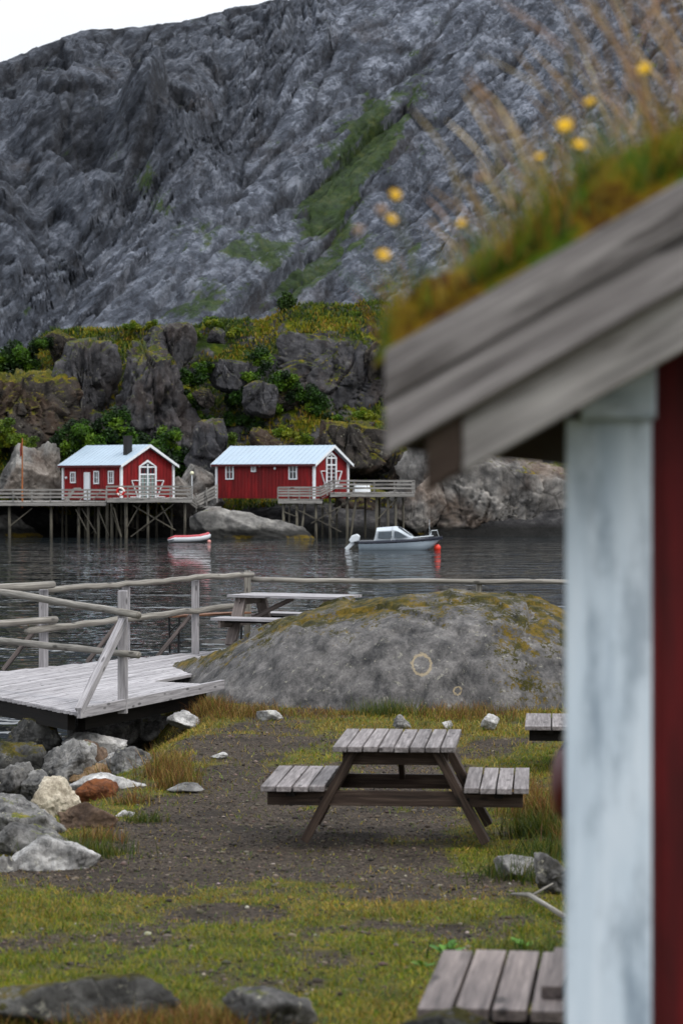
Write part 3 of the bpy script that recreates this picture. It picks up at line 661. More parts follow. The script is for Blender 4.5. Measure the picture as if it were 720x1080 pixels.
# turf blanket
ns, ntt = 150, 120; ss = np.linspace(-.30, 2*ridge+.3, ns); tt = np.linspace(-.265, 3.38, ntt); SS, TT = np.meshgrid(ss, tt)
zb = np.minimum(4.219+SL*(SS+.278), 4.219+SL*(2*ridge-SS+.278))-.03
edge = np.minimum(np.minimum((SS+.30)/.08, (2*ridge+.3-SS)/.08), np.minimum((TT+.265)/.07, (3.38-TT)/.07)).clip(0, 1)
hgt = .015+(.115+.055*fbm(SS*5, TT*5, 0, 4)+.02*fbm(SS*18, TT*18, 3, 3))*np.sqrt(edge)
zt_ = zb+hgt
tv = np.stack([gv.x*SS+bv.x*TT, gv.y*SS+bv.y*TT, zt_-2.2], -1).reshape(-1, 3)
m = Mat('roof_turf_soil_moss', .95, .15); p = m.pos()
c = m.ramp(m.noise(p, 9, 8, .75), [(.3, S('#24170c')), (.40, S('#573a14')), (.5, S('#86701c')), (.58, S('#5a6c1a')), (.72, S('#48641a'))])
TURF = m.out(c, m.bump(m.noise(p, 60, 5, .7), .02, 1))
link(npmesh('turf', tv, gridfaces(ns, ntt)), 'turf', TURF, cab, smooth=True)
# red float on a nail at the hidden side wall
fl = thing('net_float', 'dark red round float hanging on the side wall behind the white corner board', 'float', C0+bv*.33+gv*-.026+zv*3.42)
MB().sphere((0, 0, 0), .066, 20, .4, .9, 1.05).build('ball', flat('dark_red_float_plastic', S('#5c0f16'), .45, .5, 20, .3), fl, True)
MB().tube([(0, 0, .08), (.02, 0, .16), (.06, .02, .24)], .006, 6).build('rope', RAILWOOD, fl)

# ------------------------------------------------------------------ blades (grass as one mesh each)
def blades(name, pos, h, wdt, lean, colr, tipc=None, curl=.4, seg=2):
    n = len(pos); az = rng.uniform(0, 2*np.pi, n); laz = lean[1]+rng.normal(0, lean[2], n) if lean[2] < 9 else rng.uniform(0, 2*np.pi, n)
    ld_ = np.stack([np.cos(laz), np.sin(laz), np.zeros(n)], 1); la = np.abs(rng.normal(lean[0], .5*lean[0], n))[:, None]
    sd2 = np.stack([np.cos(az), np.sin(az), np.zeros(n)], 1)*wdt[:, None]/2
    up = np.array([0, 0, 1.])
    vs_, cs = [], []
    tipc = colr if tipc is None else tipc
    ts = np.linspace(0, 1, seg+1)
    for t in ts:
        c = pos+(up*(t-.25*la*t*t)+ld_*la*(t*(1-curl)+curl*t*t))*h[:, None]
        wsc = (1-t)**.7
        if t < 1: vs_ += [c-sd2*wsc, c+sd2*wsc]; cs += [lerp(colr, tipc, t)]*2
        else: vs_ += [c]; cs += [tipc]
    V = np.stack(vs_, 1).reshape(-1, 3); C = np.stack(cs, 1).reshape(-1, 3); k = 2*seg+1
    base = np.arange(n)[:, None]*k; fs = []
    for i in range(seg-1):
        fs += [base+np.array([2*i, 2*i+1, 2*i+3]), base+np.array([2*i, 2*i+3, 2*i+2])]
    fs.append(base+np.array([2*seg-2, 2*seg-1, 2*seg]))
    return npmesh(name, V, np.concatenate(fs, 0), {'col': C})
LEAF = leafmat('grass_blade', .3)
def pal(n, cols, wts, jit=.18):
    cols = np.array([S(c)[:3] for c in cols]); k = rng.choice(len(cols), n, p=np.array(wts)/sum(wts))
    return np.clip(cols[k]*(1+rng.normal(0, jit, (n, 1)))*(1+rng.normal(0, .06, (n, 3))), .004, .9)
# yard turf
N0 = 480000
yy = 8.2+(34-8.2)*rng.random(N0)**1.25; xx = (rng.random(N0)*2-1)*(.155*yy+.3)-1.6*(rng.random(N0) < .22)*rng.random(N0)
mk = gmask(xx, yy); keep = (rng.random(N0) < (mk**1.5*.8+.035)*np.interp(yy, [8, 20, 34], [1, .8, .6])) & (G(xx, yy) > .45)
front_y = np.interp(xx, [-2.4, -1.6, -.8, .5, 2, 3.2], [34.4, 32.9, 32.2, 31.9, 31.8, 32.1]); keep &= yy < front_y+.15
xx, yy, mk = xx[keep], yy[keep], mk[keep]; n = len(xx)
patch = fbm(xx*.5, yy*.35, 5, 3)+.25*rng.normal(size=n)
dry = sstep(-.25, .5, patch+.55*sstep(25, 30, yy)-.35*np.exp(-((xx+1)/1.)**2-((yy-12.5)/1.5)**2))
cg = pal(n, ['#667c14', '#4c6410', '#87881e', '#92882c'], [4, 3, 4, 3]); cdry = pal(n, ['#a08a44', '#8d7832', '#b09a58', '#755a2a'], [3, 3, 2, 2])
cb = np.where((rng.random(n) < dry*.75)[:, None], cdry, cg)
cb = cb*(1+.5*np.clip(fbm(xx*1.4, yy*1.0, 12, 4), -.8, .9))[:, None]
hb = np.abs(rng.normal(.024, .011, n))+.008; hb *= np.interp(yy, [8, 20, 30, 34], [.95, .9, 1.6, 2.2])*(1+.9*sstep(.1, .6, fbm(xx*1.5, yy*1.1, 8, 3)))
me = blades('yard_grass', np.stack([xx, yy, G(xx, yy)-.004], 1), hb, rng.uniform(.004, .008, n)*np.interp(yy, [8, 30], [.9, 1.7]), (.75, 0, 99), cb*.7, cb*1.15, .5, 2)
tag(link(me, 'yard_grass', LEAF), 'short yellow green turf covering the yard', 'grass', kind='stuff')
# tall dry tufts and weeds round stones, table and wall
tufts = [(-1.75, 24.5, .3, .4, 420, 1), (-1.6, 23.6, .28, .3, 320, 1), (-1.95, 22.5, .25, .2, 160, 1), (-1.7, 21.0, .2, .16, 160, 2), (-1.95, 19.6, .25, .16, 200, 1), (-2.0, 18.6, .4, .22, 500, 2),
         (1.85, 21.4, .5, .4, 700, 1), (1.65, 20.0, .35, .32, 500, 2), (1.6, 18.6, .35, .24, 450, 2), (1.5, 23.2, .4, .3, 450, 1), (1.95, 19.2, .35, .36, 450, 1), (1.35, 17.0, .4, .22, 600, 2),
         (-1.3, 31.4, .6, .2, 900, 1), (-1.75, 31.8, .35, .3, 700, 1), (-.3, 31.5, .8, .12, 600, 1), (1.6, 31.3, .9, .22, 900, 1), (.6, 31.4, .5, .3, 500, 2),
         (-1.3, 10.7, .35, .14, 1200, 1), (-.8, 10.35, .4, .16, 1500, 1), (-.55, 10.2, .3, .15, 900, 1), (-1.7, 10.5, .3, .12, 700, 1), (-1.0, 9.9, .4, .1, 1200, 1), (.9, 11.2, .5, .16, 900, 2), (1.2, 12.6, .5, .18, 900, 2), (.5, 9.9, .35, .12, 700, 2), (-3.0, 27.6, .3, .3, 200, 1), (-2.6, 26.0, .3, .3, 250, 1)]
ps, hs, cs_ = [], [], []
for (x, y, r, h, n, kd) in tufts:
    n = int(n*1.2); a = rng.normal(0, r*.45, n); b = rng.normal(0, r*.45, n)
    ps.append(np.stack([x+a, y+b, G(x+a, y+b)-.01], 1)); hs.append(h*rng.uniform(.35, 1.05, n))
    c = [pal(n, ['#5c6a1c', '#4b5a18', '#77742c'], [3, 3, 2]), pal(n, ['#8a6a3c', '#735130', '#a08850', '#62641f'], [3, 3, 1.5, 3]), pal(n, ['#3c4f16', '#556018', '#6b6226'], [3, 3, 1])][kd]; cs_.append(c)
ps = np.concatenate(ps); hs = np.concatenate(hs); cs_ = np.concatenate(cs_)
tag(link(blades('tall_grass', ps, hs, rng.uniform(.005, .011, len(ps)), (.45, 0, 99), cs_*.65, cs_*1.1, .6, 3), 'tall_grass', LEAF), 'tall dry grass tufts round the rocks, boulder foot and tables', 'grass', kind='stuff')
# gravel stones
N1 = 30000; yy = 11+(30-11)*rng.random(N1); xx = (rng.random(N1)*2-1)*(.15*yy)
mk = gmask(xx, yy); keep = (rng.random(N1) < (1-mk)**1.2+.03) & (G(xx, yy) > .5); xx, yy = xx[keep], yy[keep]; n = len(xx)
iv, if_ = ico(1); r = np.exp(rng.normal(-4.75, .45, n)).clip(.005, .03)
V = iv[None]*r[:, None, None]*rng.uniform(.6, 1.2, (n, 1, 3))*rng.uniform(.85, 1.15, (n, len(iv), 1)); V[:, :, 2] *= .6
V += np.stack([xx, yy, G(xx, yy)+r*.2], 1)[:, None]
cst = pal(n, ['#5c5349', '#473f37', '#736a5f', '#332d28', '#9a9287'], [4, 4, 2, 3, .15])
ST = leafmat('gravel_stone', 0, .9)
me = npmesh('gravel', V.reshape(-1, 3), (if_[None]+(np.arange(n)*len(iv))[:, None, None]).reshape(-1, 3), {'col': np.repeat(cst, len(iv), 0)})
tag(link(me, 'gravel', ST), 'loose dark grey gravel stones on the yard', 'gravel', kind='stuff')
# roof turf plants
def roofz(s_, t_): return np.minimum(4.219+SL*(s_+.278), 4.219+SL*(2*ridge-s_+.278))+.05
def rpos(s_, t_): return np.stack([C0.x+gv.x*s_+bv.x*t_, C0.y+gv.y*s_+bv.y*t_, roofz(s_, t_)], 1)
n = 60000; s_ = rng.uniform(-.3, 1.7, n)**1; t_ = -.26+1.6*rng.random(n)**1.6
kk = rng.random(n) < np.clip(.45+1.6*fbm(s_*4, t_*3, 1, 3), .05, 1); kk &= (rng.random(n) < sstep(-.262, -.16, t_)+.6)
s_, t_ = s_[kk], t_[kk]; n = len(s_)
cr = np.where((rng.random(n) < .85*sstep(.0, .3, fbm(s_*3.2, t_*3, 7, 2)+.15*rng.normal(size=n)))[:, None], pal(n, ['#a08a20', '#a8742a', '#8a7a1e', '#b09440'], [3, 2, 2, 1]), pal(n, ['#426a12', '#5a8416', '#2a4a0e', '#76961f'], [4, 3, 2, 2]))
hr = rng.uniform(.025, .085, n)*(1+1.9*sstep(-.05, .35, fbm(s_*4.2, t_*4, 3, 2)+.25*np.exp(-((s_-.05)/.12)**2)+.1*np.exp(-((s_+.2)/.08)**2)))
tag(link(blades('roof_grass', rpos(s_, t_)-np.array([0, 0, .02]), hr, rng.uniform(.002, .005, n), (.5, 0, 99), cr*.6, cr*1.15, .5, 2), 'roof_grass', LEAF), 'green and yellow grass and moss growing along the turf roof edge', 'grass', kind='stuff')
n = 720; s_ = rng.uniform(-.2, 1.5, n); t_ = -.2+1.5*rng.random(n); base = rpos(s_, t_); hd = rng.uniform(.16, .62, n)*np.interp(s_, [-.2, .1, .4, 1.5], [.45, .8, 1.1, 1.1])
cst = pal(n, ['#b39a72', '#c4ae8a', '#a5885e', '#d0bfa2'], [3, 3, 2, 1]); ln = rng.normal(.45, .2, n); az_ = np.pi+rng.normal(0, .95, n)
ldv = np.stack([np.cos(az_), np.sin(az_), np.zeros(n)], 1)*ln[:, None]
V, C, Fc = [], [], []
for i in range(n):
    pts = [base[i]+(np.array([0, 0, t])+ldv[i]*t*t)*hd[i] for t in (0, .35, .65, .82, .9, 1.)]
    rd = [.0013, .0011, .0009, .0022, .0026, .0005]; b0_ = len(V)
    for q, rr in zip(pts, rd):
        for k in range(4): V.append(q+np.array([math.cos(k*1.5708)*rr, math.sin(k*1.5708)*rr, 0])); C.append(cst[i])
    for j in range(5):
        for k in range(4): k2 = (k+1) % 4; Fc.append((b0_+j*4+k, b0_+j*4+k2, b0_+j*4+4+k2, b0_+j*4+4+k))
tag(link(npmesh('dry_grass_stalks', np.array(V), np.array(Fc), {'col': np.array(C)}), 'dry_grass_stalks', LEAF), 'dry brown grass stalks with seed heads leaning over the turf roof', 'grass', kind='stuff')
# flowers, each a thing
YEL = flat('yellow_petal', S('#e2b80c'), .6, .3, 60, .25); PALEH = flat('pale_seed_head', S('#b59a80'), .8, .2, 60, .3); STEM = flat('green_stem', S('#55602a'), .7, .3, 30, .3)
flw = [(596, 133, 3.85, 1.25, 'largest yellow flower in the middle of the turf roof tuft'), (610, 154, 3.95, 1.1, 'yellow flower just below the largest yellow flower on the turf roof'), (622, 108, 4.1, .9, 'yellow flower standing above and right of the largest one on the turf roof'),
       (680, 73, 4.0, 1.15, 'topmost yellow flower, near the right end of the turf roof'), (569, 166, 4.0, .7, 'small dull yellow flower left of the pair in the turf roof tuft'), (487, 236, 4.0, .75, 'lone yellow flower above the grass of the lower roof slope'), (404, 270, 3.9, 1.0, 'lowest yellow flower overhanging the roof eave'), (412, 232, 4.05, .9, 'yellow flower just above the lowest one at the roof eave'), (416, 206, 4.1, .95, 'uppermost of the three yellow flowers at the roof eave')]
def petals(c, nrm, r, n=14):
    mb = MB(); nrm = Vector(nrm).normalized(); u = nrm.orthogonal().normalized(); v_ = nrm.cross(u)
    for j in range(2):
        for k in range(n):
            a = 2*math.pi*(k+.5*j)/n; d = u*math.cos(a)+v_*math.sin(a); e = -u*math.sin(a)+v_*math.cos(a); rr = r*(1-.35*j)
            b = Vector(c)+nrm*(.001+.003*j)
            mb.add([b, b+d*rr*.6-e*rr*.16+nrm*rr*.15, b+d*rr+nrm*rr*.3, b+d*rr*.6+e*rr*.16+nrm*rr*.15], [(0, 1, 2, 3)], [(0, 0, 0)]*4)
    return mb
for (px, py, d, sc_, lab) in flw:
    hp = P(px, py, d); rel_ = hp-C0; s1 = max(rel_.dot(gv)+.04, -.24); t1 = max(rel_.dot(bv)+.02, -.22)
    bz = float(roofz(s1, t1)); bp = Vector((C0.x, C0.y, 0))+gv*s1+bv*t1+zv*(bz-.03)
    t = thing('yellow_flower', lab, 'flower', bp, 0, 'yellow flowers on the turf roof'); hr_ = hp-bp
    MB().tube([(0, 0, 0), hr_*.5+Vector((.008, 0, .012)), hr_], .0014, 6).build('stem', STEM, t)
    nr = Vector((random.uniform(-.4, .4), -.8, random.uniform(.5, .9)))
    petals(hr_, nr, .0125*sc_).build('flower_head', YEL, t)
    MB().sphere(hr_-nr.normalized()*.003, .006*sc_, 8).build('calyx', STEM, t)
for (px, py, d, sc_, lab) in ((402, 222, 4.0, 1., 'pale fluffy seed head between the yellow flowers at the roof eave'), (378, 243, 3.95, .9, 'pale fluffy seed head hanging furthest out from the roof eave'), (505, 188, 4.0, .8, 'pale fluffy seed head above the middle of the roof slope')):
    hp = P(px, py, d); rel_ = hp-C0; s1 = max(rel_.dot(gv)+.08, -.24); t1 = max(rel_.dot(bv)+.02, -.2)
    bp = Vector((C0.x, C0.y, 0))+gv*s1+bv*t1+zv*(float(roofz(s1, t1))-.03); hr_ = hp-bp
    t = thing('seed_head', lab, 'seed head', bp, 0, 'pale seed heads on the turf roof')
    MB().tube([(0, 0, 0), hr_*.5+Vector((.008, 0, .012)), hr_], .0013, 6).build('stem', STEM, t)
    mb = petals(hr_, (0, -.3, 1), .013*sc_, 12); mb.sphere(hr_, .007*sc_, 8, 1, 1, 1.3); mb.build('fluff', PALEH, t)
# broad leaved weeds by the worn bench, driftwood
def weed(label, x, y, sz, n=9):
    V, Fc, C = [], [], []
    for i in range(n):
        a = random.uniform(0, 6.28); l = sz*random.uniform(.6, 1.1); d = np.array([math.cos(a), math.sin(a), 0]); e = np.array([-math.sin(a), math.cos(a), 0]); el = random.uniform(.5, 1.3)
        c = np.array(S(random.choice(['#5a8a30', '#487426', '#6a9438']))[:3]); b = len(V)
        for t, wv in ((0, .05), (.3, .1), (.55, .17), (.8, .14), (1, .02)):
            q = d*l*t*math.cos(el*(1-.4*t))+np.array([0, 0, l*t*math.sin(el*(1-.5*t))]); V += [q-e*l*wv, q+np.array([0, 0, -.1*l*wv]), q+e*l*wv]; C += [c*.85, c, c*.95]
        for j in range(4):
            for k in range(2): Fc.append((b+j*3+k, b+j*3+k+1, b+j*3+k+4, b+j*3+k+3))
    o = link(npmesh('weed', np.array(V), np.array(Fc), {'col': np.array(C)}), 'weed', LEAF, smooth=True, loc=(x, y, Gf(x, y)))
    tag(o, label, 'weed', 'broad leaved weeds by the bench')
weed('bright green broad leaved weed behind the far left end of the worn bench', PX(470, 12.9), 12.9, .13, 16)
weed('smaller green weed behind the right end of the worn bench', PX(552, 13.1), 13.1, .11, 12)
weed('low green weed in the turf behind the left corner of the worn bench', PX(446, 12.4), 12.4, .09, 9)
a = hit(540, 946); b = hit(592, 974)
pa, pb = P(540, 948, a), P(594, 972, b); pa.z += .03; pb.z += .03
mb = MB(); mb.tube([pa, pa.lerp(pb, .35)+Vector((0, 0, .04)), pa.lerp(pb, .7)+Vector((0, 0, .02)), pb], [.008, .017, .015, .018], 8); mb.tube([pa.lerp(pb, .4)+Vector((0, 0, .04)), pa.lerp(pb, .5)+Vector((.12, .2, .1))], [.011, .005], 7)
tag(mb.build('driftwood', RAILWOOD, None, True), 'bleached crooked driftwood branch in the grass near the corner board', 'branch')
# ================================================================== far shore
HR = rock('headland_rock', S('#1f1f22'), S('#656467'), .55, .50, ('#4a5214', '#7d6f20', '#283412'), lichen=.2, crack=.3, bumpd=.22, warm=.12)
HRB = rock('brown_headland_rock', S('#1c1a19'), S('#57514c'), .7, .60, ('#5a5a16', '#86741f', '#2c3410'), lichen=.3, crack=.3, bumpd=.25, warm=.22)
HRS = rock('smooth_shore_rock', S('#545353'), S('#a5a29d'), .4, .10, lichen=.1, crack=.25, tide=True, bumpd=.12, warm=.3)
HRT = rock('slab_shore_rock', S('#434243'), S('#a5a19c'), .35, .3, ('#5a5a16', '#8a6f1f', '#2c3410'), lichen=.1, crack=.5, tide=True, bumpd=.2, warm=.45)
# headland hill
hx = np.arange(-80, 90.1, .42); hy = np.concatenate([np.arange(164, 215, .32), np.arange(215, 300, 1.2)]); X, Y = np.meshgrid(hx, hy)
D0 = 196.
skx = PX(np.array([-400, -120, -40, 20, 45, 60, 130, 170, 200, 235, 280, 300, 330, 405, 440, 480, 540, 600, 760, 900]), D0)
skz = ZY(np.array([470, 420, 395, 372, 352, 346, 343, 343, 342, 335, 337, 327, 320, 317, 330, 400, 455, 470, 490, 497]), D0)
Hc = np.interp(X, skx, skz)
shore = 171.5+np.interp(X, [-80, -27, -24, -20, -10, -2, 4, 9, 17, 40], [-1, 0, 1.5, 4.5, 4.5, 2, 3.2, 3.0, 1.5, 2])+1.0*fbm(X*.15, 0, 1, 3)
tE = Y-shore
low = np.interp(tE, [-8, -1, 0, 3, 7, 12], [-3, -.8, .0, 1.9, 2.9, 5.0])
crest = np.interp(X, skx, np.where(skx < 8, 197., 186.))
tU = np.clip((Y-(shore+8))/(crest-shore-8), 0, 1)
up = 3.0+(Hc-3.0)*(tU**.85)
Z = np.where(tE < 8, np.minimum(low, 3.0+0*low), up)
Z = np.where(Y > crest, Hc-(Y-crest)*.10-.0022*(Y-crest)**2, Z)
Z = Z+sstep(6, 14, tE)*(1.5*fbm(X*.09, Y*.09, 0, 4)*sstep(0, 1, (crest+4-Y)/6)+.5*fbm(X*.45, Y*.45, 2, 4))+.18*fbm(X*1.4, Y*1.4, 3, 3)
cv, ce = cellv(X*.22, Y*.22, 0); Z = Z+sstep(6, 12, tE)*sstep(0, 3, crest-2-Y)*(cv-.5)*1.7
m = Mat('hill_heath_and_rock', .95, .15); p = m.pos()
veg = m.ramp(m.noise(p, .35, 9, .72), [(.3, S('#1c280a')), (.44, S('#3a4c10')), (.55, S('#626a16')), (.64, S('#827c1e')), (.74, S('#80602a'))])
veg = m.mix(.85, veg, m.ramp(m.noise(p, 3.5, 5, .75), [(.28, (.3,)*3), (.7, (1.3,)*3)]), 'MULTIPLY')
rk = m.ramp(m.noise(p, .9, 9, .7), [(.3, S('#232325')), (.52, S('#4b4a4b')), (.75, S('#7d7b7a'))])
rk = m.mix(m.rng(m.pz(), .5, 1.1, .9, 0), rk, (.01, .01, .009, 1))
f = m.math('ADD', m.nz(), m.math('MULTIPLY', m.math('SUBTRACT', m.noise(p, .5, 7, .7), .5), 1.5))
f = m.math('MULTIPLY', m.rng(f, .66, .8), m.rng(m.pz(), 2., 3.4))
HILL = m.out(m.mix(f, rk, veg), m.bump(m.noise(p, 1.6, 8, .75), .5, .9))
me = npmesh('hill', np.stack([X, Y, Z], -1).reshape(-1, 3), gridfaces(len(hx), len(hy))); tag(link(me, 'hill', HILL, smooth=True), kind='structure')
from mathutils.bvhtree import BVHTree
def hz(x, y):
    i = np.clip(np.searchsorted(hx, x), 1, len(hx)-1); j = np.clip(np.searchsorted(hy, y), 1, len(hy)-1); return float(Z[j, i])
# crags: (left, top, right, bottom rows, distance, material, depth ratio, seed, planes, blocky, tilt)
def cliffmesh(r, seed, rot, npl=8, f1=.22, f2=.1, k=6):
    R_ = np.random.default_rng(seed); n, f = ico(k); n = n/np.linalg.norm(n, axis=1)[:, None]
    az = R_.uniform(0, 6.28, npl); pl = np.stack([np.cos(az), np.sin(az), R_.normal(.12, .22, npl)], 1)
    pl = np.concatenate([pl, [[R_.normal(0, .22), -.1+R_.normal(0, .15), 1.]], [[R_.normal(0, .4), -.6, 1.]]]); pl /= np.linalg.norm(pl, axis=1)[:, None]
    of = np.concatenate([R_.uniform(.5, .85, npl), [.82, .92]])
    d = n @ pl.T; rr = np.where(d > .04, of/np.maximum(d, .04), 9.); rad = np.minimum(rr.min(1), 1.3); v = n*rad[:, None]
    v = v/np.abs(v).max(0)*np.array(r)
    u = np.arctan2(n[:, 0], -n[:, 1])*max(r[0], r[1]); z = v[:, 2]
    wx, wz = u+.5*fbm(u*.3, z*.3, seed, 3), z+.5*fbm(u*.3, z*.3, seed+9, 3); lean = .35*math.sin(seed)
    a1, e1 = facet((wx+lean*wz)*.42+seed, wz*.20, seed % 13); a2, e2 = facet((wx+lean*wz)*1.1, wz*.6+seed, seed % 7); a3, e3 = facet(wx*2.6, wz*1.7+seed, seed % 5)
    m_ = min(r); dsp = m_*(f1*1.5*a1-.10*(1-sstep(0, .10, e1))+f2*1.6*a2-.05*(1-sstep(0, .13, e2))+.04*a3)+.12*fbm(v[:, 0]*1.2+seed, v[:, 1]*1.2, v[:, 2]*1.2, 4)
    v = v+n*dsp[:, None]*np.array([1, 1, .6])
    v = v @ np.array(Matrix.Rotation(rot[2], 3, 'Z') @ Matrix.Rotation(rot[1], 3, 'Y') @ Matrix.Rotation(rot[0], 3, 'X')).T
    return npmesh('cliff', v, f)
cliffs = [
 (-60, 376, 88, 490, 183.5, HRB, .7, 5, (0, .05, .3)), (40, 334, 128, 480, 186.5, HR, .8, 14, (.05, .06, .5)), (98, 334, 214, 530, 184.5, HR, .6, 24, (.06, -.08, -.3)),
 (60, 420, 130, 500, 186.5, HR, .7, 31, (0, 0, .2)), (138, 332, 206, 392, 189.5, HR, .8, 33, (0, .05, .1)), (286, 342, 452, 450, 188.5, HR, .5, 42, (-.22, .12, .1)), (375, 334, 500, 460, 190, HRB, .7, 44, (0, .1, .3)),
 (196, 430, 244, 505, 179, HR, .8, 52, (0, .2, .3)), (400, 462, 470, 566, 181, HRB, .8, 107, (0, .1, .2)),
 (408, 446, 640, 650, 174.5, HRT, .35, 119, (.15, .32, .1)), (540, 474, 770, 640, 177.5, HRT, .35, 128, (.15, .30, .0)), (255, 396, 300, 440, 185, HR, .7, 61, (0, .1, .2)), (318, 438, 412, 500, 180.5, HRB, .6, 71, (0, .1, .2)), (216, 372, 262, 414, 185.5, HR, .8, 57, (0, -.1, .3)), (176, 480, 236, 556, 178, HRS, .8, 63, (0, .1, .2)),
]
for (l, t, r, b, d, mt, dr, sd_, tilt) in cliffs:
    a = P(l, (t+b)/2, d); c = P(r, (t+b)/2, d); hw = (c.x-a.x)/2; hh_ = (b-t)/F*d/2
    dy = max(hw*dr, hh_*.5); o = link(cliffmesh((hw, dy, hh_), sd_, tilt, *((8, .10, .06) if mt in (HRT, HRS) else (8, .2, .1))), 'cliff', mt, loc=((a.x+c.x)/2, d+dy*.7, ZY((t+b)/2, d))); tag(o, kind='structure')
crags = [
 (40, 348, 85, 395, 192, HRB, .8, 29, 11, .15, (0, 0, .3)),
 (220, 380, 254, 408, 187, HR, .8, 57, 10, .1, (0, -.2, .3)),
 (202, 404, 230, 430, 185, HRB, .8, 61, 10, .15, (0, 0, .3)),
 (218, 345, 240, 368, 192, HR, .8, 66, 10, .1, (0, -.5, .3)),
 (280, 400, 330, 440, 187, HRB, .7, 69, 11, .2, (0, .3, .1)),
 (255, 452, 300, 500, 181, HRB, .8, 72, 11, .15, (0, .1, .1)),
 (330, 436, 400, 500, 184, HRB, .7, 77, 11, .2, (0, -.2, .1)),
 (-30, 472, 66, 548, 177, HRS, .8, 83, 12, .04, (.0, .35, .1)),
 (20, 462, 62, 530, 178.5, HRS, .9, 88, 11, .04, (.0, .5, .1)),
 (180, 500, 212, 548, 177.5, HRS, .8, 91, 11, .04, (0, -.1, .1)),
 (-60, 528, 52, 585, 172, HRS, .6, 95, 14, .04, (0, .1, .1)),
 (186, 521, 358, 618, 165.3, HRS, .45, 101, 14, .02, (0, .06, .0)),
 (418, 500, 470, 590, 174.5, HRT, .8, 113, 11, .1, (0, .2, .1)),
 (-200, 440, -40, 590, 178, HRS, .5, 137, 12, .06, (.1, .2, .0)),
 (340, 500, 425, 585, 177.5, HRB, .5, 139, 12, .1, (.1, .0, .0)),
 (100, 520, 190, 590, 179, HRB, .5, 141, 12, .1, (.1, .0, .0)),
]
for (l, t, r, b, d, mt, dr, sd_, npl, bl, tilt) in crags:
    a = P(l, (t+b)/2, d); c = P(r, (t+b)/2, d); hw = (c.x-a.x)/2*1.05; hh_ = (b-t)/F*d/2*1.08
    me = rockmesh('cliff', None, (hw, max(hw*dr, hh_*.5), hh_), sd_, planes=npl, k=6, rot=tilt, amp=.13, freq=3.6, blocky=bl*.8, bf=1.3, sharp=.008, low=.4)
    o = link(me, 'cliff', mt, smooth=True, loc=((a.x+c.x)/2, d+max(hw*dr, hh_*.5)*.7, ZY((t+b)/2, d))); tag(o, kind='structure')

# ------------------------------------------------------------------ mountain
mx_ = np.concatenate([np.arange(-190, -84, 1.6), np.arange(-84, 104, .3), np.arange(104, 260, 1.6)]); my_ = np.concatenate([np.arange(285, 305, 1.), np.arange(305, 480, .42), np.arange(480, 520, 1.5)]); X, Y = np.meshgrid(mx_, my_)
pxs = np.array([-900, -400, -120, -30, 0, 12, 24, 34, 60, 90, 150, 200, 290, 360, 500, 720, 1000, 1600]); pys = np.array([330, 190, 100, 74, 66, 62, 56, 50, 40, 30, 27, 18, 0, -14, -60, -110, -130, -60])
kx = (HY-pys)/F; dc = 176/(.6-kx)*1.0; zc = 4+kx*dc; xc = (pxs-360)/F*dc
o_ = np.argsort(xc); xc, dc, zc = xc[o_], dc[o_], zc[o_]
crY = np.interp(X, xc, dc); crZ = np.interp(X, xc, zc)
t = Y-crY
base = 8+(Y-300)*.6
# coordinates on the face: s_ height up the face, a_ along the slabs (lower left to upper right), b_ across
U = X+1.2*fbm(X*.09, Y*.09, 4, 3); s_ = (Y-300)*.62+1.2*fbm(X*.09, Y*.09, 14, 3)
def fp(px, py, d=375): return (px-360)/F*d, (CZ+(HY-py)/F*d-8)/.6*.62
def pdist(pts):
    best = np.full(X.shape, 1e9); pts = [fp(*p_) for p_ in pts]
    wx, wy = U+2.2*fbm(X*.05, Y*.05, 21, 3), s_+2.2*fbm(X*.05, Y*.05, 31, 3)
    for (x0, z0), (x1, z1) in zip(pts[:-1], pts[1:]):
        dx, dz = x1-x0, z1-z0; tt = np.clip(((wx-x0)*dx+(wy-z0)*dz)/(dx*dx+dz*dz), 0, 1); best = np.minimum(best, np.hypot(wx-x0-tt*dx, wy-z0-tt*dz))
    return best
def side(pts):
    """signed horizontal offset from a line running up the face: positive to its right"""
    q_ = sorted([fp(*p_)[::-1] for p_ in pts]); return U+3*fbm(X*.04, Y*.04, 41, 3)-np.interp(s_, [k[0] for k in q_], [k[1] for k in q_])
rel_ = np.zeros(X.shape)
edge_ = [(20, 380), (60, 335), (130, 262), (190, 195), (235, 130), (270, 60), (300, 0), (330, -60)]
sdv = side(edge_)
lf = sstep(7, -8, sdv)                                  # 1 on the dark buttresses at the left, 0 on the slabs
gullies = [([(-30, 60), (5, 130), (25, 195), (60, 245), (75, 300), (60, 345)], 10, 3.2), ([(140, 10), (122, 70), (108, 120), (96, 160), (62, 215)], 9, 2.6), ([(235, 5), (228, 60), (222, 110), (200, 165), (150, 200), (110, 250)], 11, 3.4),
           ([(60, 40), (40, 90), (52, 140), (96, 160)], 5, 2.2), ([(-20, 250), (20, 280), (40, 330)], 6, 2.5), ([(180, 30), (170, 80), (185, 130)], 4, 2.), ([(100, 250), (95, 300), (110, 340)], 4, 2.),
           ([(330, 30), (300, 90), (262, 150), (235, 215)], 4, 2.4), ([(395, 60), (360, 130), (330, 190), (290, 250)], 4, 2.6), ([(450, 0), (425, 60), (398, 115), (360, 175), (335, 235)], 6, 3.5), ([(280, 200), (240, 245), (190, 300)], 3.5, 2.), ([(480, 60), (470, 130), (430, 200)], 6, 3.), ([(560, -20), (545, 80), (520, 180)], 6, 3.)]
for pts, dp, wd in gullies: rel_ = rel_-dp*.62*np.exp(-(pdist(pts)/(1.7*wd))**1.4)
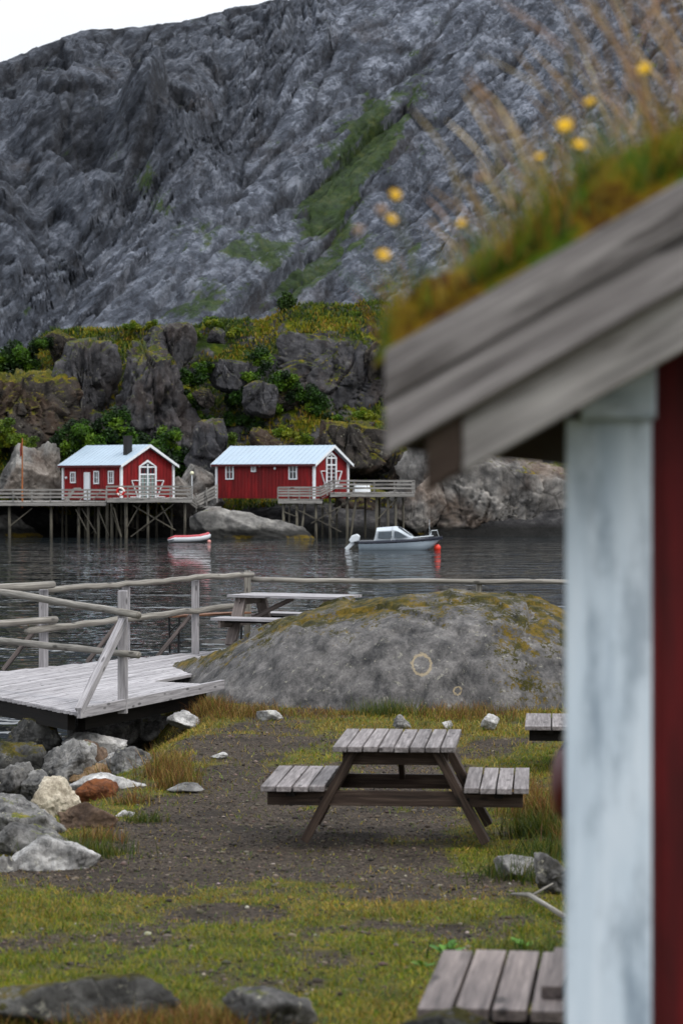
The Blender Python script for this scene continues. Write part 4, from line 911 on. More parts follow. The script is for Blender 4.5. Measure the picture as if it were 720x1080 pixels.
for (px, py, rx, rz_, h_) in ((160, 120, 9, 12, 9), (40, 110, 7, 9, 6), (75, 200, 5, 8, 4), (20, 230, 5, 8, 4), (200, 160, 4, 6, 4), (170, 60, 6, 6, 3), (300, 60, 6, 9, 3)):
    cx_, cz_ = fp(px, py); rel_ = rel_+h_*np.exp(-((U-cx_)/rx)**2-((s_-cz_)/rz_)**2)
rel_ = rel_+4.5*lf                                         # the buttresses stand forward of the slabs
ang = math.radians(47); a_ = U*math.cos(ang)+s_*math.sin(ang); b_ = -U*math.sin(ang)+s_*math.cos(ang)
def saw(v, sharp=.10):
    f_ = v-np.floor(v); h_ = np.sin(np.floor(v)*12.9898)*43758.5453; h_ = h_-np.floor(h_)
    return f_**.8*(1-sstep(1-sharp, 1, f_))*(.35+.9*h_)
rel_ = rel_+(1-lf*.9)*(6.0*saw(b_*.055+.5*fbm(a_*.02, b_*.03, 2, 3), .12)+2.6*saw(b_*.19+.7*fbm(a_*.04, b_*.06, 3, 3), .14))
wv = 1-lf
f1, e1 = facet(lerp(U*.9+.25*s_, b_*1.5, wv)*.075, lerp(s_*.9-.3*U, a_*.26, wv)*.075, 1); f2, e2 = facet(lerp(U+.3*s_, b_*1.5, wv)*.2, lerp(s_*1.1-.3*U, a_*.24, wv)*.2, 2); f3, e3 = facet(lerp(U, b_*1.3, wv)*.55, lerp(s_, a_*.3, wv)*.55, 3); f4, e4 = facet(lerp(U, b_*1.3, wv)*1.3, lerp(s_, a_*.4, wv)*1.3, 4)
fine = (2.6+2.3*lf)*f1-(.6+.3*lf)*(1-sstep(0, .12, e1))+(.75+1.0*lf)*f2-.45*(1-sstep(0, .14, e2))+(.32+.5*lf)*f3-.2*(1-sstep(0, .15, e3))+.25*f4
fine = fine+.8*fbm(X*.35, Y*.35, 6, 4)
D_ = (rel_-2)*sstep(-1, -30, t)+fine*np.where(wv > .5, .85, 1)*sstep(3, -9, t)*np.where(t < 0, 1, .4)
def blur(a_, k):
    for _ in range(k):
        a_ = np.pad(a_, 1, mode='edge'); a_ = (a_[1:-1, :-2]+2*a_[1:-1, 1:-1]+a_[1:-1, 2:])/4; a_ = np.pad(a_, 1, mode='edge'); a_ = (a_[:-2, 1:-1]+2*a_[1:-1, 1:-1]+a_[2:, 1:-1])/4
    return a_
D5_ = blur(D_, 5); gs_ = blur(np.hypot(np.gradient(D_, mx_, axis=1), .6*np.gradient(D_, my_, axis=0)), 4); D_ = lerp(D_, D5_, sstep(1.9, 3.8, gs_))
Zm = np.where(t < 0, base, crZ-.35*t)+.72*D_; Ym = Y-.62*D_          # relief stands square to the face
cap = crZ+.8*fbm(X*.06, 0, 8, 4)+.5*facet(X*.22, X*0+.3, 6)[0]; Zm = np.minimum(Zm, cap)
foot = sstep(335, 305, Y); Zm = Zm*(1-foot)+np.maximum(Zm, 6+(Y-285)*.25)*foot
slope = np.hypot(np.gradient(Zm, mx_, axis=1), np.gradient(Zm, my_, axis=0))
# vegetation: ledges, the green gully right of centre, the foot
def band(pts, w):
    best = np.full(X.shape, 1e9)
    for (x0, z0), (x1, z1) in zip(pts[:-1], pts[1:]):
        dx, dz = x1-x0, z1-z0; tt = np.clip(((X-x0)*dx+(Zm-z0)*dz)/(dx*dx+dz*dz), 0, 1); best = np.minimum(best, np.hypot(X-x0-tt*dx, Zm-z0-tt*dz))
    return np.exp(-(best/w)**2)
def bp_(l, d=372): return [((px-360)/F*d, 4+(HY-py)/F*d) for px, py in l]
vg = .5*band(bp_([(455, 10), (425, 60), (400, 120), (370, 170), (340, 230)]), 5.5)+.8*band(bp_([(400, 115), (355, 205), (345, 240)]), 5)+.6*band(bp_([(160, 205), (270, 255), (330, 300)], 345), 3.5)
vg = vg+.8*sstep(20, 8, Zm)*sstep(-30, 10, X+20)+.45*band(bp_([(130, 150), (165, 165), (120, 210)], 365), 3)+.5*band(bp_([(200, 320), (270, 300), (330, 270)], 330), 3.5)
vg = vg+.45*fbm(a_*.06, b_*.3, 61, 4)*(1-lf)+.17+.35*fbm(X*.05, Y*.05, 3, 4)+1.0*fbm(X*.16, Y*.12, 9, 6, 2.1, .62)+.1*f2+.30*(.8-slope)-.12
m = Mat('mountain_slate_rock', .9, .25); p = m.pos()
pr_ = m.n('ShaderNodeMapping', i0=m.n('ShaderNodeNewGeometry').outputs['Position'], Rotation=(0, math.radians(46), 0)).outputs[0]
ps_ = m.n('ShaderNodeMapping', i0=pr_, Scale=(.3, .6, .9)).outputs[0]
wp = m.n('ShaderNodeVectorMath', dict(operation='ADD'), i0=ps_, i1=m.n('ShaderNodeTexNoise', Vector=p, Scale=.7, Detail=4.).outputs[1]).outputs[0]
def vcell(s_): return m.n('ShaderNodeSeparateColor', i0=m.n('ShaderNodeTexVoronoi', Vector=wp, Scale=s_).outputs['Color']).outputs[0]
vc1 = vcell(.9); vc2 = vcell(2.6)
st = m.math('ADD', m.math('MULTIPLY', vc1, .5), m.math('MULTIPLY', vc2, .5)); n1 = m.noise(p, .045, 8, .7, .5); n2 = m.math('ADD', m.math('MULTIPLY', m.noise(p, 1.3, 8, .75), .45), m.math('MULTIPLY', m.noise(m.n('ShaderNodeMapping', i0=pr_, Scale=(.28, .8, 1.5)).outputs[0], 1., 8, .75, .15), .55)); n3 = m.noise(ps_, .35, 8, .7, .2)
c = m.ramp(m.math('ADD', m.math('MULTIPLY', n3, .75), m.math('MULTIPLY', st, .25)), [(.32, S('#31353c')), (.5, S('#575c65')), (.66, S('#868b94'))])
c = m.mix(.8, c, m.ramp(n1, [(.32, (.45, .46, .5)), (.52, (.9, .9, .92)), (.68, (1.4, 1.38, 1.38))]), 'MULTIPLY')
c = m.mix(.8, c, m.ramp(n2, [(.34, (.45,)*3), (.5, (.92,)*3), (.66, (1.12,)*3)]), 'MULTIPLY')
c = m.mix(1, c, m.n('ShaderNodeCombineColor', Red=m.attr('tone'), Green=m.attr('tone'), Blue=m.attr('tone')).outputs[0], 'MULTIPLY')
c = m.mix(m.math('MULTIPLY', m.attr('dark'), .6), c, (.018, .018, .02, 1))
c = m.mix(m.rng(m.noise(p, .06, 6, .7), .55, .68, 0, .3), c, S('#4e4640'))
vgc = m.ramp(m.noise(p, .5, 8, .75), [(.3, S('#1a2a0c')), (.5, S('#354a14')), (.7, S('#565c24'))])
c = m.mix(m.rng(m.math('ADD', m.attr('veg'), m.math('MULTIPLY', m.math('SUBTRACT', n2, .5), 1.6)), .45, .72, 0, .88), c, m.mix(.8, vgc, m.ramp(n2, [(.3, (.35,)*3), (.65, (1.2,)*3)]), 'MULTIPLY'))
MOUNT = m.out(c, m.bump(m.math('ADD', m.math('MULTIPLY', st, .5), n2), .7, .9))
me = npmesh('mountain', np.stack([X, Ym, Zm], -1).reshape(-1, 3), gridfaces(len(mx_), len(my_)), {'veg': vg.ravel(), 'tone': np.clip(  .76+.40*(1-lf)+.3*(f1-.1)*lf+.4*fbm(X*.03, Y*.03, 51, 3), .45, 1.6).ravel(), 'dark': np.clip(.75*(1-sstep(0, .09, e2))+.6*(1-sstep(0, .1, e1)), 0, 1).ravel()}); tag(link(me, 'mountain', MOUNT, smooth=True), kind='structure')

# ------------------------------------------------------------------ shrubs
def leafcloud(name, n, rx, ry, rz_, size, cols, wts, clumps=14, seed=0, base=.0):
    R_ = np.random.default_rng(seed)
    cc = R_.normal(size=(clumps, 3)); cc /= np.linalg.norm(cc, axis=1)[:, None]; cc *= R_.uniform(.25, .85, (clumps, 1)); cc[:, 2] = np.abs(cc[:, 2])*1.2-.15
    k = R_.integers(0, clumps, n); q = R_.normal(size=(n, 3)); q /= np.linalg.norm(q, axis=1)[:, None]; q *= (R_.random((n, 1))**.45)*R_.uniform(.22, .42, (clumps, 1))[k]
    c = (cc[k]+q)*np.array([rx, ry, rz_]); c[:, 2] += base
    a = R_.normal(size=(n, 3)); a /= np.linalg.norm(a, axis=1)[:, None]; b = np.cross(a, R_.normal(size=(n, 3))); b /= np.linalg.norm(b, axis=1)[:, None]
    s = size*R_.uniform(.5, 1.3, (n, 1)); V = np.stack([c-a*s, c+b*s*.6, c+a*s, c-b*s*.6], 1).reshape(-1, 3)
    col_ = np.array([S(h)[:3] for h in cols]); kk = R_.choice(len(cols), clumps, p=np.array(wts)/sum(wts)); cl_ = col_[kk][k]*(1+R_.normal(0, .25, (n, 1)))
    return npmesh(name, V, np.arange(4*n).reshape(-1, 4), {'col': np.repeat(np.clip(cl_, .004, .5), 4, 0)})
SHL = leafmat('shrub_leaf', .25)
var = [leafcloud('shrub', 2600, 1, 1, 1, .085, ['#34520f', '#4a6a18', '#637e22', '#22380c'], [3, 3, 2, 3], 16, 100+i) for i in range(4)]
var2 = [leafcloud('shrub', 2200, 1, 1, .8, .085, ['#5f7418', '#7a821e', '#4a6014', '#857a26'], [3, 3, 2, 1], 16, 200+i) for i in range(3)]
groups = [
 ('dark green leafy bush in the gully behind the left red house', 'bushes behind the left house', var, 181, [(70, 470, 1.9), (88, 452, 1.7), (105, 462, 1.9), (122, 448, 1.6), (140, 462, 1.8), (158, 470, 1.8), (172, 476, 1.7), (186, 490, 1.7), (60, 490, 1.5), (50, 500, 1.3), (178, 458, 1.3), (95, 478, 1.8), (190, 506, 1.3), (205, 496, 1.2)]),
 ('green bush growing on the ledge at the left end of the headland', 'bushes on the left ledge', var, 192, [(2, 378, 2.2), (20, 372, 2.), (-16, 385, 2.2), (30, 388, 1.4), (8, 395, 1.6), (46, 360, 1.)]),
 ('green bush in the steep gully above the gap between the houses', 'bushes in the steep gully', var, 187, [(205, 418, 1.5), (200, 395, 1.4), (212, 440, 1.4), (196, 440, 1.2), (215, 385, 1.1), (250, 415, 1.5), (262, 395, 1.4), (275, 378, 1.3), (300, 398, 1.6), (318, 412, 1.4), (285, 428, 1.3), (335, 428, 1.3), (350, 440, 1.2), (245, 440, 1.2), (268, 445, 1.1)]),
 ('low yellow green shrub on the grassy top of the headland', 'shrubs on the headland top', var2, 196, [(140, 343, 1.), (160, 340, .8), (222, 338, .9), (250, 350, 1.2), (262, 372, 1.1), (285, 352, 1.1), (232, 372, 1.), (205, 352, .9), (330, 332, .8), (372, 330, .8), (185, 362, .9)]),
 ('yellow green shrub on the slope behind the right red house', 'shrubs behind the right house', var2, 183, [(378, 452, 1.3), (392, 470, 1.2), (360, 458, 1.2), (385, 436, 1.1), (400, 486, 1.), (240, 462, 1.1), (300, 455, 1.2), (320, 462, 1.1)]),
 ('olive shrub on the mossy rock beside the flagpole', 'shrubs by the flagpole', var2, 180, [(8, 462, 1.5), (-12, 470, 1.4), (30, 466, 1.), (45, 486, 1.), (54, 506, .9), (2, 448, 1.2)]),
]
for lab, grp, vv, d, lst in groups:
    for i, (px, py, s) in enumerate(lst):
        o = bpy.data.objects.new('shrub', vv[i % len(vv)]); col.objects.link(o)
        if not o.data.materials: o.data.materials.append(SHL)
        p_ = P(px, py, d); o.location = (p_.x, p_.y, p_.z-.3*s); o.scale = (s*random.uniform(.9, 1.2), s, s*random.uniform(.8, 1.05)); o.rotation_euler = (0, 0, random.uniform(0, 6.28)); tag(o, lab, 'shrub', grp)
# birch on the ridge
def tree(label, px, py, d, h, seed, n=3200):
    p_ = P(px, py, d); t = thing('birch_tree', label, 'tree', p_)
    mb = MB(); mb.tube([(0, 0, -1.), (.05, 0, h*.35), (-.05, .05, h*.8)], [.12, .08, .03], 8)
    for k in range(6):
        a = k*1.1; z = h*(.3+.08*k); mb.tube([(0, 0, z), (math.cos(a)*h*.2, math.sin(a)*h*.2, z+h*.16), (math.cos(a)*h*.32, math.sin(a)*h*.32, z+h*.2)], [.05, .03, .012], 6)
    mb.build('trunk', DARKWOOD, t)
    o = link(leafcloud('crown', n, h*.46, h*.42, h*.46, .1, ['#30480f', '#40581a', '#22340c'], [3, 3, 2], 20, seed, h*.5), 'crown', SHL, t)
tree('dark birch tree standing on the headland skyline', 303, 335, 197, 2.1, 5)
tree('small dark birch at the left, lower than the skyline birch', 260, 345, 199, .9, 6, 900)
# heath and grass tussocks on the hill: one uncountable mass
n = 60000; xs = rng.uniform(-34, 14, n); ys = rng.uniform(178, 203, n)
ii = np.clip(np.searchsorted(hx, xs), 1, len(hx)-1); jj = np.clip(np.searchsorted(hy, ys), 1, len(hy)-1)
hxx, hyy = np.meshgrid(hx, hy)
Zh = np.array([v.co.z for v in bpy.data.objects['hill'].data.vertices]).reshape(len(hy), len(hx))
sl = np.hypot(np.gradient(Zh, axis=1)/.42, np.gradient(Zh, axis=0)/.32)
kp = (sl[jj, ii] < 1.6) & (fbm(xs*.3, ys*.3, 5, 3) > -.25); xs, ys, ii, jj = xs[kp], ys[kp], ii[kp], jj[kp]; n = len(xs)
pt = fbm(xs*.25, ys*.25, 1, 3)[:, None]
ch = np.where(pt+.2*rng.normal(size=(n, 1)) > .08, pal(n, ['#83821c', '#918424', '#94762c'], [3, 3, 1]), pal(n, ['#344a0e', '#4a6012', '#647018'], [3, 3, 2]))
tag(link(blades('heath', np.stack([xs, ys, Zh[jj, ii]-.05], 1), rng.uniform(.2, .5, n), rng.uniform(.08, .18, n), (.5, 0, 99), ch*.7, ch*1.1, .5, 2), 'heath', LEAF), 'green and yellow heath covering the headland', 'heath', kind='stuff')

# ------------------------------------------------------------------ red houses
def house(label, corner, th, Lw, W, zf, he, hr, wins, gw, chim=None, doors=(), lamp=None, curtain=False):
    th = math.radians(th); Rz = Matrix.Rotation(-th, 3, 'Z')
    ctr = Vector(corner)-Rz @ Vector((Lw/2, -W/2, 0))
    t = thing('red_house', label, 'house', (ctr.x, ctr.y, zf), -th, 'red houses on piles')
    x0, x1, y0, y1 = -Lw/2, Lw/2, -W/2, W/2
    mb = MB(); mb.prism([(x0, y0, 0), (x0, y1, 0), (x0, y1, he), (x0, 0, he+hr-.06), (x0, y0, he)], (Lw, 0, 0)); mb.build('wall', RED, t)
    bt = MB(); x = x0+.3
    while x < x1-.1: bt.box((x, y0-.012, he/2), (.05, .024, he-.05), None, 2); x += .3
    y = y0+.3
    while y < y1-.1:
        hz_ = he+(hr-.1)*(1-abs(y)/(W/2)); bt.box((x1+.012, y, hz_/2), (.024, .05, hz_-.1), None, 2); y += .3
    bt.build('cladding_battens', RED, t)
    ov, oe = .35, .3; rf = MB()
    sl_ = hr/(W/2)
    for s in (-1, 1):
        ye = s*(W/2+oe); ze = he-oe*sl_
        rf.prism([(x0-ov, 0, he+hr+.02), (x0-ov, ye, ze+.02), (x0-ov, ye, ze+.10), (x0-ov, 0, he+hr+.12)], (Lw+2*ov, 0, 0))
        nrib = int(Lw/.4)
        for k in range(nrib+1):
            xx = x0-ov+(Lw+2*ov)*k/nrib*.998+.01; rf.prism([(xx, 0, he+hr+.121), (xx, ye, ze+.101), (xx, ye, ze+.125), (xx, 0, he+hr+.145)], (.03, 0, 0))
    R_ = rf.build('roof', ROOF, t)
    for s in (-1, 1):
        for xe in (x0-ov-.03, x1+ov):
            ye = s*(W/2+oe+.02); ze = he-oe*sl_
            MB().prism([(xe, s*.002, he+hr+.13), (xe, ye, ze+.11), (xe, ye, ze-.08), (xe, s*.002, he+hr-.08)], (.03, 0, 0)).build('barge_board', WHITE, t)
        MB().box((0, s*(W/2+oe+.015), he-oe*sl_+.03), (Lw+2*ov, .03, .16), None, 0).build('eave_board', flat('dark_red_eave', S('#5c1a1e'), .7), t)
    for (xx, yy) in ((x0, y0), (x1, y0), (x1, y1), (x0, y1)):
        MB().box((xx+(.03 if xx > 0 else -.03), yy+(.03 if yy > 0 else -.03), he/2), (.16, .16, he), None, 2).build('corner_board', WHITE, t)
    for (u, zc_, ww, hh_) in wins:       # on the long front wall
        xx = x0+u*Lw; f = MB(); fw = .09
        for sx in (-1, 1): f.box((xx+sx*(ww/2-fw/2), y0-.04, zc_), (fw, .08, hh_), None, 2)
        for sz in (-1, 1): f.box((xx, y0-.038, zc_+sz*(hh_/2-fw/2)), (ww-2*fw, .076, fw), None, 0)
        f.box((xx, y0-.03, zc_), (.05, .06, hh_-2*fw), None, 2); f.box((xx, y0-.028, zc_), (ww-2*fw, .05, .035), None, 0)
        w_ = f.build('window', WHITE, t); MB().box((xx, y0-.008, zc_), (ww-.1, .016, hh_-.1)).build('pane', GLASS, w_)
    for (u, ww, hh_) in doors:
        xx = x0+u*Lw; f = MB(); f.box((xx, y0-.03, hh_/2), (ww, .06, hh_), None, 2)
        f.box((xx-ww/2-.045, y0-.045, hh_/2), (.09, .09, hh_), None, 2); f.box((xx+ww/2+.045, y0-.045, hh_/2), (.09, .09, hh_), None, 2); f.build('door', WHITE, t)
    gwid, gh, z0 = gw; f = MB(); X1 = x1+.045; fw = .13; ap = gwid*.29
    body = gh-ap
    for s in (-1, 1):
        f.box((X1, s*(gwid/2-fw/2), z0+body/2), (.09, fw, body), None, 2)
        f.prism([(x1+.002, s*gwid/2, z0+body), (x1+.002, s*.0, z0+gh), (x1+.002, 0, z0+gh-fw*1.3), (x1+.002, s*(gwid/2-fw), z0+body)], (.088, 0, 0))
    f.box((X1-.002, 0, z0+body/2), (.084, .1, body+ap*.75), None, 2)
    for zz in (z0+.06, z0+body-.05, z0+body*.76): f.box((X1-.006, 0, zz), (.07, gwid-2*fw, .10), None, 1)
    for k in range(1, 6): f.box((X1-.012, 0, z0+body*.76*k/6), (.05, gwid-2*fw, .03), None, 1)
    w_ = f.build('gable_window', WHITE, t)
    MB().prism([(x1+.003, -gwid/2+.05, z0), (x1+.003, gwid/2-.05, z0), (x1+.003, gwid/2-.05, z0+body*.76), (x1+.003, -gwid/2+.05, z0+body*.76)], (.02, 0, 0)).build('pane', CURTAIN if curtain else GLASS, w_)
    MB().prism([(x1+.003, -gwid/2+.05, z0+body*.765), (x1+.003, gwid/2-.05, z0+body*.765), (x1+.003, gwid/2-.05, z0+body), (x1+.003, 0, z0+gh-.1), (x1+.003, -gwid/2+.05, z0+body)], (.02, 0, 0)).build('pane', GLASS, w_)
    for s in (-1, 1):          # white braces of the folded barn doors
        mb = MB(); ya = s*(gwid/2+.02); yb = s*(gwid/2+.68); zt = z0+gh*.48; zb_ = z0+.2
        mb.beam((X1, ya, zt), (X1, yb, zt), .05, .11, (1, 0, 0)); mb.beam((X1+.003, yb, zt), (X1+.003, ya+s*.08, zb_), .05, .1, (1, 0, 0)); mb.beam((X1, ya, zb_), (X1, yb+s*.1, zb_), .05, .1, (1, 0, 0))
        mb.build('barn_door_brace', WHITE, t)
    if chim:
        xx, yy, hb, ht = chim; c = MB().box((xx, yy, (hb+ht)/2), (.46, .46, ht-hb)).build('chimney', REDBLACK, R_); MB().box((xx, yy, ht+.035), (.54, .54, .07)).build('cap', REDBLACK, c)
    for (u, zz) in lamp or ():
        MB().sphere((x0+u*Lw, y0-.1, zz), .1, 8).build('wall_lamp', WHITE, t, True)
    return t
zf1 = 2.62; zf2 = ZY(526, 170)
house('smaller red house on the left with black chimney and white gable door', (PX(128, 172.5), 172.5, 0), 46, 6.7, 4.75, zf1, ZY(489.6, 172.5)-zf1, 1.32,
      [(.17, 1.62, .62, .82), (.58, 1.62, .62, .95), (.83, 1.62, .62, .95)], (1.62, 2.87, .02), (2.55, -1.15, 2.5, 4.55), [(.42, .5, 2.0)], [(.06, 1.6)], True)
house('longer red house on the right with plain pale roof and three small windows', (PX(331, 170.5), 170.5, 0), 33, 8.4, 4.3, zf2, ZY(488.4, 170.5)-zf2, 1.18,
      [(.135, 1.9, .72, 1.1), (.385, 2.2, .42, .6), (.79, 1.9, .72, 1.1)], (1.35, 2.65, .68), None, (), [(.61, 2.15), (.45, 2.35)])

# ------------------------------------------------------------------ piers
def railing(t, o, pts, h, n_rail=3, step=1.35, name='railing'):
    """posts and rails along a polyline of deck-level points, each piece a part"""
    for a, b in zip(pts[:-1], pts[1:]):
        a, b = Vector(a)-Vector(o), Vector(b)-Vector(o); L_ = (b-a).length; n = max(1, round(L_/step))
        for i in range(n+1):
            q = a.lerp(b, i/n); MB().box(q+Vector((0, 0, h/2)), (.09, .09, h), None, 2).build('post', PIERWOOD, t)
        for k in range(n_rail):
            z = h-.04-k*(h-.1)/n_rail; MB().beam(a+Vector((0, -.06, z)), b+Vector((0, -.06, z)), .035, .13).build('rail', PIERWOOD, t)
def planking(t, o, x0, x1, y0, y1, z, name='deck_planks'):
    mb = MB(); x = x0
    while x < x1: wd = min(.2, x1-x); mb.box(Vector((x+wd/2, (y0+y1)/2, z-.03))-Vector(o), (wd-.015, y1-y0, .06), None, 1); x += .2
    mb.build(name, PIERWOOD, t); 
    MB().box(Vector(((x0+x1)/2, y0+.05, z-.18))-Vector(o), (x1-x0, .1, .22), None, 0).build('edge_beam', PIERWOOD, t)
    MB().box(Vector(((x0+x1)/2, (y0+y1)/2, z-.2))-Vector(o), (x1-x0, .15, .25), None, 0).build('joist', DARKWOOD, t)
def pile(t, o, px, d, pyt, r=.11, lean=0):
    x = PX(px, d); MB().tube([Vector((x, d, ZY(pyt, d)))-Vector(o), Vector((x+lean, d, -1.2))-Vector(o)], r, 8).build('pile', PILEWOOD, t, True)
def brace(t, o, a, b, d, w_=.13): MB().beam(P(*a, d)-Vector(o), P(*b, d)-Vector(o), .07, w_, (0, 1, 0)).build('brace', PILEWOOD, t)
o1 = (PX(112, 170), 168.6, 0)
p1 = thing('pier', 'long timber pier on many piles carrying the left red house', 'pier', o1, 0, 'timber piers')
z1, z2 = ZY(529, 168.6), ZY(525.5, 167.6)
planking(p1, o1, PX(-45, 168.6), PX(112, 168.6), 168.6, 181, z1); planking(p1, o1, PX(113, 167.6), PX(203, 167.6), 167.6, 180, z2)
railing(p1, o1, [(PX(-45, 168.6), 168.6, z1), (PX(112, 168.6), 168.6, z1)], .85); railing(p1, o1, [(PX(112.5, 167.6), 167.6, z2), (PX(202, 167.6), 167.6, z2)], .85)
railing(p1, o1, [(PX(202, 167.6), 168, z2), (PX(201, 172), 172, z2)], .85)
for px in (10, 54, 83, 93, 104, 113, 118): pile(p1, o1, px, 169.2, 531)
for px in (133, 156, 195): pile(p1, o1, px, 168.2, 528, .13 if px == 133 else .09)
for px in (66, 70, 90, 100, 123, 128, 145, 165, 181): pile(p1, o1, px, 174, 531, .09)
for px in (60, 110, 140, 172): pile(p1, o1, px, 177, 531, .09)
for a, b in (((10, 555), (34, 536)), ((86, 536), (102, 563)), ((104, 538), (115, 565)), ((118, 538), (128, 568)), ((92, 560), (80, 537))): brace(p1, o1, a, b, 169)
for a, b in (((138, 566), (184, 531)), ((140, 533), (185, 559)), ((170, 533), (182, 556)), ((134, 556), (148, 532)), ((120, 535), (128, 566))): brace(p1, o1, a, b, 168.1)
for a, b in (((96, 563), (118, 540)), ((150, 560), (175, 534)), ((110, 545), (150, 560))): brace(p1, o1, a, b, 174)
for a, b in (((20, 528), (12, 519)), ((98, 528), (106, 518)), ((84, 528), (92, 518))): MB().beam(P(*a, 168.4)-Vector(o1), P(*b, 168.4)-Vector(o1), .05, .1, (0, 1, 0)).build('railing_stay', PIERWOOD, p1)
# little steps to the house door
for e in (0, .9):
    MB().beam(Vector((PX(68, 170), 170+e, z1))-Vector(o1), Vector((PX(78, 170), 170+e, z1+.9))-Vector(o1), .05, .12).build('stair_rail', PIERWOOD, p1)
    MB().beam(Vector((PX(78, 170), 170+e, z1+.9))-Vector(o1), Vector((PX(84, 170), 170+e, z1+.9))-Vector(o1), .05, .12).build('stair_rail', PIERWOOD, p1)
o2 = (PX(345, 168), 167.8, 0); z3_, z4 = ZY(526.5, 167.6), ZY(519.5, 167.6)
p2 = thing('pier', 'stepped timber pier on leaning piles in front of the right red house', 'pier', o2, 0, 'timber piers')
planking(p2, o2, PX(293, 167.6), PX(340, 167.6), 167.6, 170.3, z3_); planking(p2, o2, PX(348, 167.6), PX(437, 167.6), 167.6, 173.5, z4)
railing(p2, o2, [(PX(293, 167.6), 167.6, z3_), (PX(338, 167.6), 167.6, z3_)], .85, 4, .75); railing(p2, o2, [(PX(338, 167.6), 167.6, z3_), (PX(352, 167.6), 167.6, z4+.05)], .85, 4, .5)
railing(p2, o2, [(PX(352, 167.6), 167.6, z4), (PX(437, 167.6), 167.6, z4)], .85); railing(p2, o2, [(PX(437, 167.6), 167.7, z4), (PX(437, 167.6), 173.4, z4)], .85)
for k in range(6):
    f = k/5; x = PX(339+f*9, 167.6); MB().box(Vector((x, 168.6, lerp(z3_, z4, f)))-Vector(o2), (.2, 1.6, .05), None, 1).build('tread', PIERWOOD, p2)
for px in (299, 313, 333, 348, 366, 397, 409, 417): pile(p2, o2, px, 168.0, 522 if px > 345 else 529, .1)
pile(p2, o2, 376, 168, 522, .09, -.62); pile(p2, o2, 322, 168, 529, .09, -.5)
for px in (305, 340, 355, 385, 400, 425): pile(p2, o2, px, 172.5, 525, .08)
for a, b in (((328, 552), (372, 526)), ((303, 532), (360, 561)), ((345, 538), (330, 528)), ((397, 549), (422, 521)), ((338, 530), (352, 552)), ((348, 552), (362, 530)), ((300, 540), (313, 545))): brace(p2, o2, a, b, 167.9)
# stair between the piers
o3 = (PX(212, 171), 171, 0)
st_ = thing('wooden_stair', 'grey wooden stair with rails between the left pier and the right house', 'stair', o3)
mb = MB()
for k in range(5): mb.box(P(204+k*2.2, 527+k*1.7, 170)-Vector(o3), (.25, 1.4, .06), None, 1)
mb.build('tread', PIERWOOD, st_)
mb = MB(); a = P(207, 535, 170)-Vector(o3); b = P(232, 535, 170)-Vector(o3); mb.box((a+b)/2+Vector((0, .8, 0)), ((b-a).length, 2.2, .08), None, 1); mb.build('landing', PIERWOOD, st_)
for k in range(4):
    MB().beam(P(207, 524+k*3.2, 169.6)-Vector(o3), P(229, 512+k*3.6, 170.4)-Vector(o3), .05, .14).build('rail', PIERWOOD, st_)
    MB().beam(P(197, 519+k*3, 169.2)-Vector(o3), P(208, 527+k*3, 169.2)-Vector(o3), .05, .12).build('rail', PIERWOOD, st_)
for px, py in ((207, 520), (218, 514), (229, 510)): MB().beam(P(px, py, 169.8)-Vector(o3), P(px, py+20, 169.8)-Vector(o3), .09, .09, (0, 1, 0)).build('post', PIERWOOD, st_)
for px in (208, 231): MB().tube([P(px, 535, 170.2)-Vector(o3), Vector((PX(px, 170.2), 170.2, .3))-Vector(o3)], .08, 8).build('pile', PILEWOOD, st_)
# lamp post, flagpole, lifebuoy, garden chairs
q = P(202.5, 527, 167.9); t = thing('lamp_post', 'thin white lamp post at the right end of the left pier', 'lamp post', q)
MB().tube([(0, 0, 0), (0, 0, 1.75)], .03, 8).build('pole', WHITE, t); MB().sphere((0, 0, 1.85), .13, 10).build('globe', flat('yellowish_lamp_globe', S('#e8e6c8'), .4), t, True)
q = P(23.5, 527, 170); t = thing('flagpole', 'orange brown wooden flagpole with furled red pennant on the left pier', 'flagpole', q)
MB().tube([(0, 0, -.6), (0, 0, ZY(462, 170)-q.z)], [.065, .04], 8).build('pole', wood('orange_pole_wood', S('#7a4a2c'), S('#a86c44'), S('#c08a60'), .4), t)
fv, ff = [], []
for j in range(12):
    for i in range(5): fv.append((-.02-.035*i-.02*math.sin(j*.9+i), .04*math.sin(i*1.6+j*.5), ZY(467, 170)-q.z-.08*j-.03*i*i*.3))
for j in range(11):
    for i in range(4): ff.append((j*5+i, j*5+i+1, j*5+i+6, j*5+i+5))
me = bpy.data.meshes.new('pennant'); me.from_pydata(fv, [], ff); link(me, 'pennant', flat('red_pennant_cloth', S('#8a4038'), .8), t, smooth=True).modifiers.new('s', 'SOLIDIFY').thickness = .015
q = P(127, 518.5, 167.45); mb = MB(); ring = [q+Vector((math.cos(k*math.pi/8)*.24, -.0, math.sin(k*math.pi/8)*.24)) for k in range(17)]; mb.tube(ring, .075, 8, False)
m = Mat('lifebuoy_red_white', .5, .4); sp = m.n('ShaderNodeTexWave', dict(wave_type='RINGS'), Vector=m.pos(), Scale=.6); LB = m.out(m.mix(m.rng(m.noise(m.pos(), 3, 1, .5), .5, .52), S('#c2271f'), S('#e2dcd6')))
tag(mb.build('lifebuoy', LB, None, True), 'red and white lifebuoy hanging on the left pier railing', 'lifebuoy')
q = P(381, 519.5, 169.5); q.z = z4; t = thing('garden_table', 'low garden table under a white cover on the right pier', 'table', q)
cv_ = []
for z, r_ in ((.04, .62), (.3, .58), (.5, .56), (.57, .5), (.59, .2)): cv_.append([(r_*(1+.05*math.sin(k*2.1))*math.cos(k*math.pi/8), r_*.8*(1+.04*math.cos(k*1.7))*math.sin(k*math.pi/8), z) for k in range(17)])
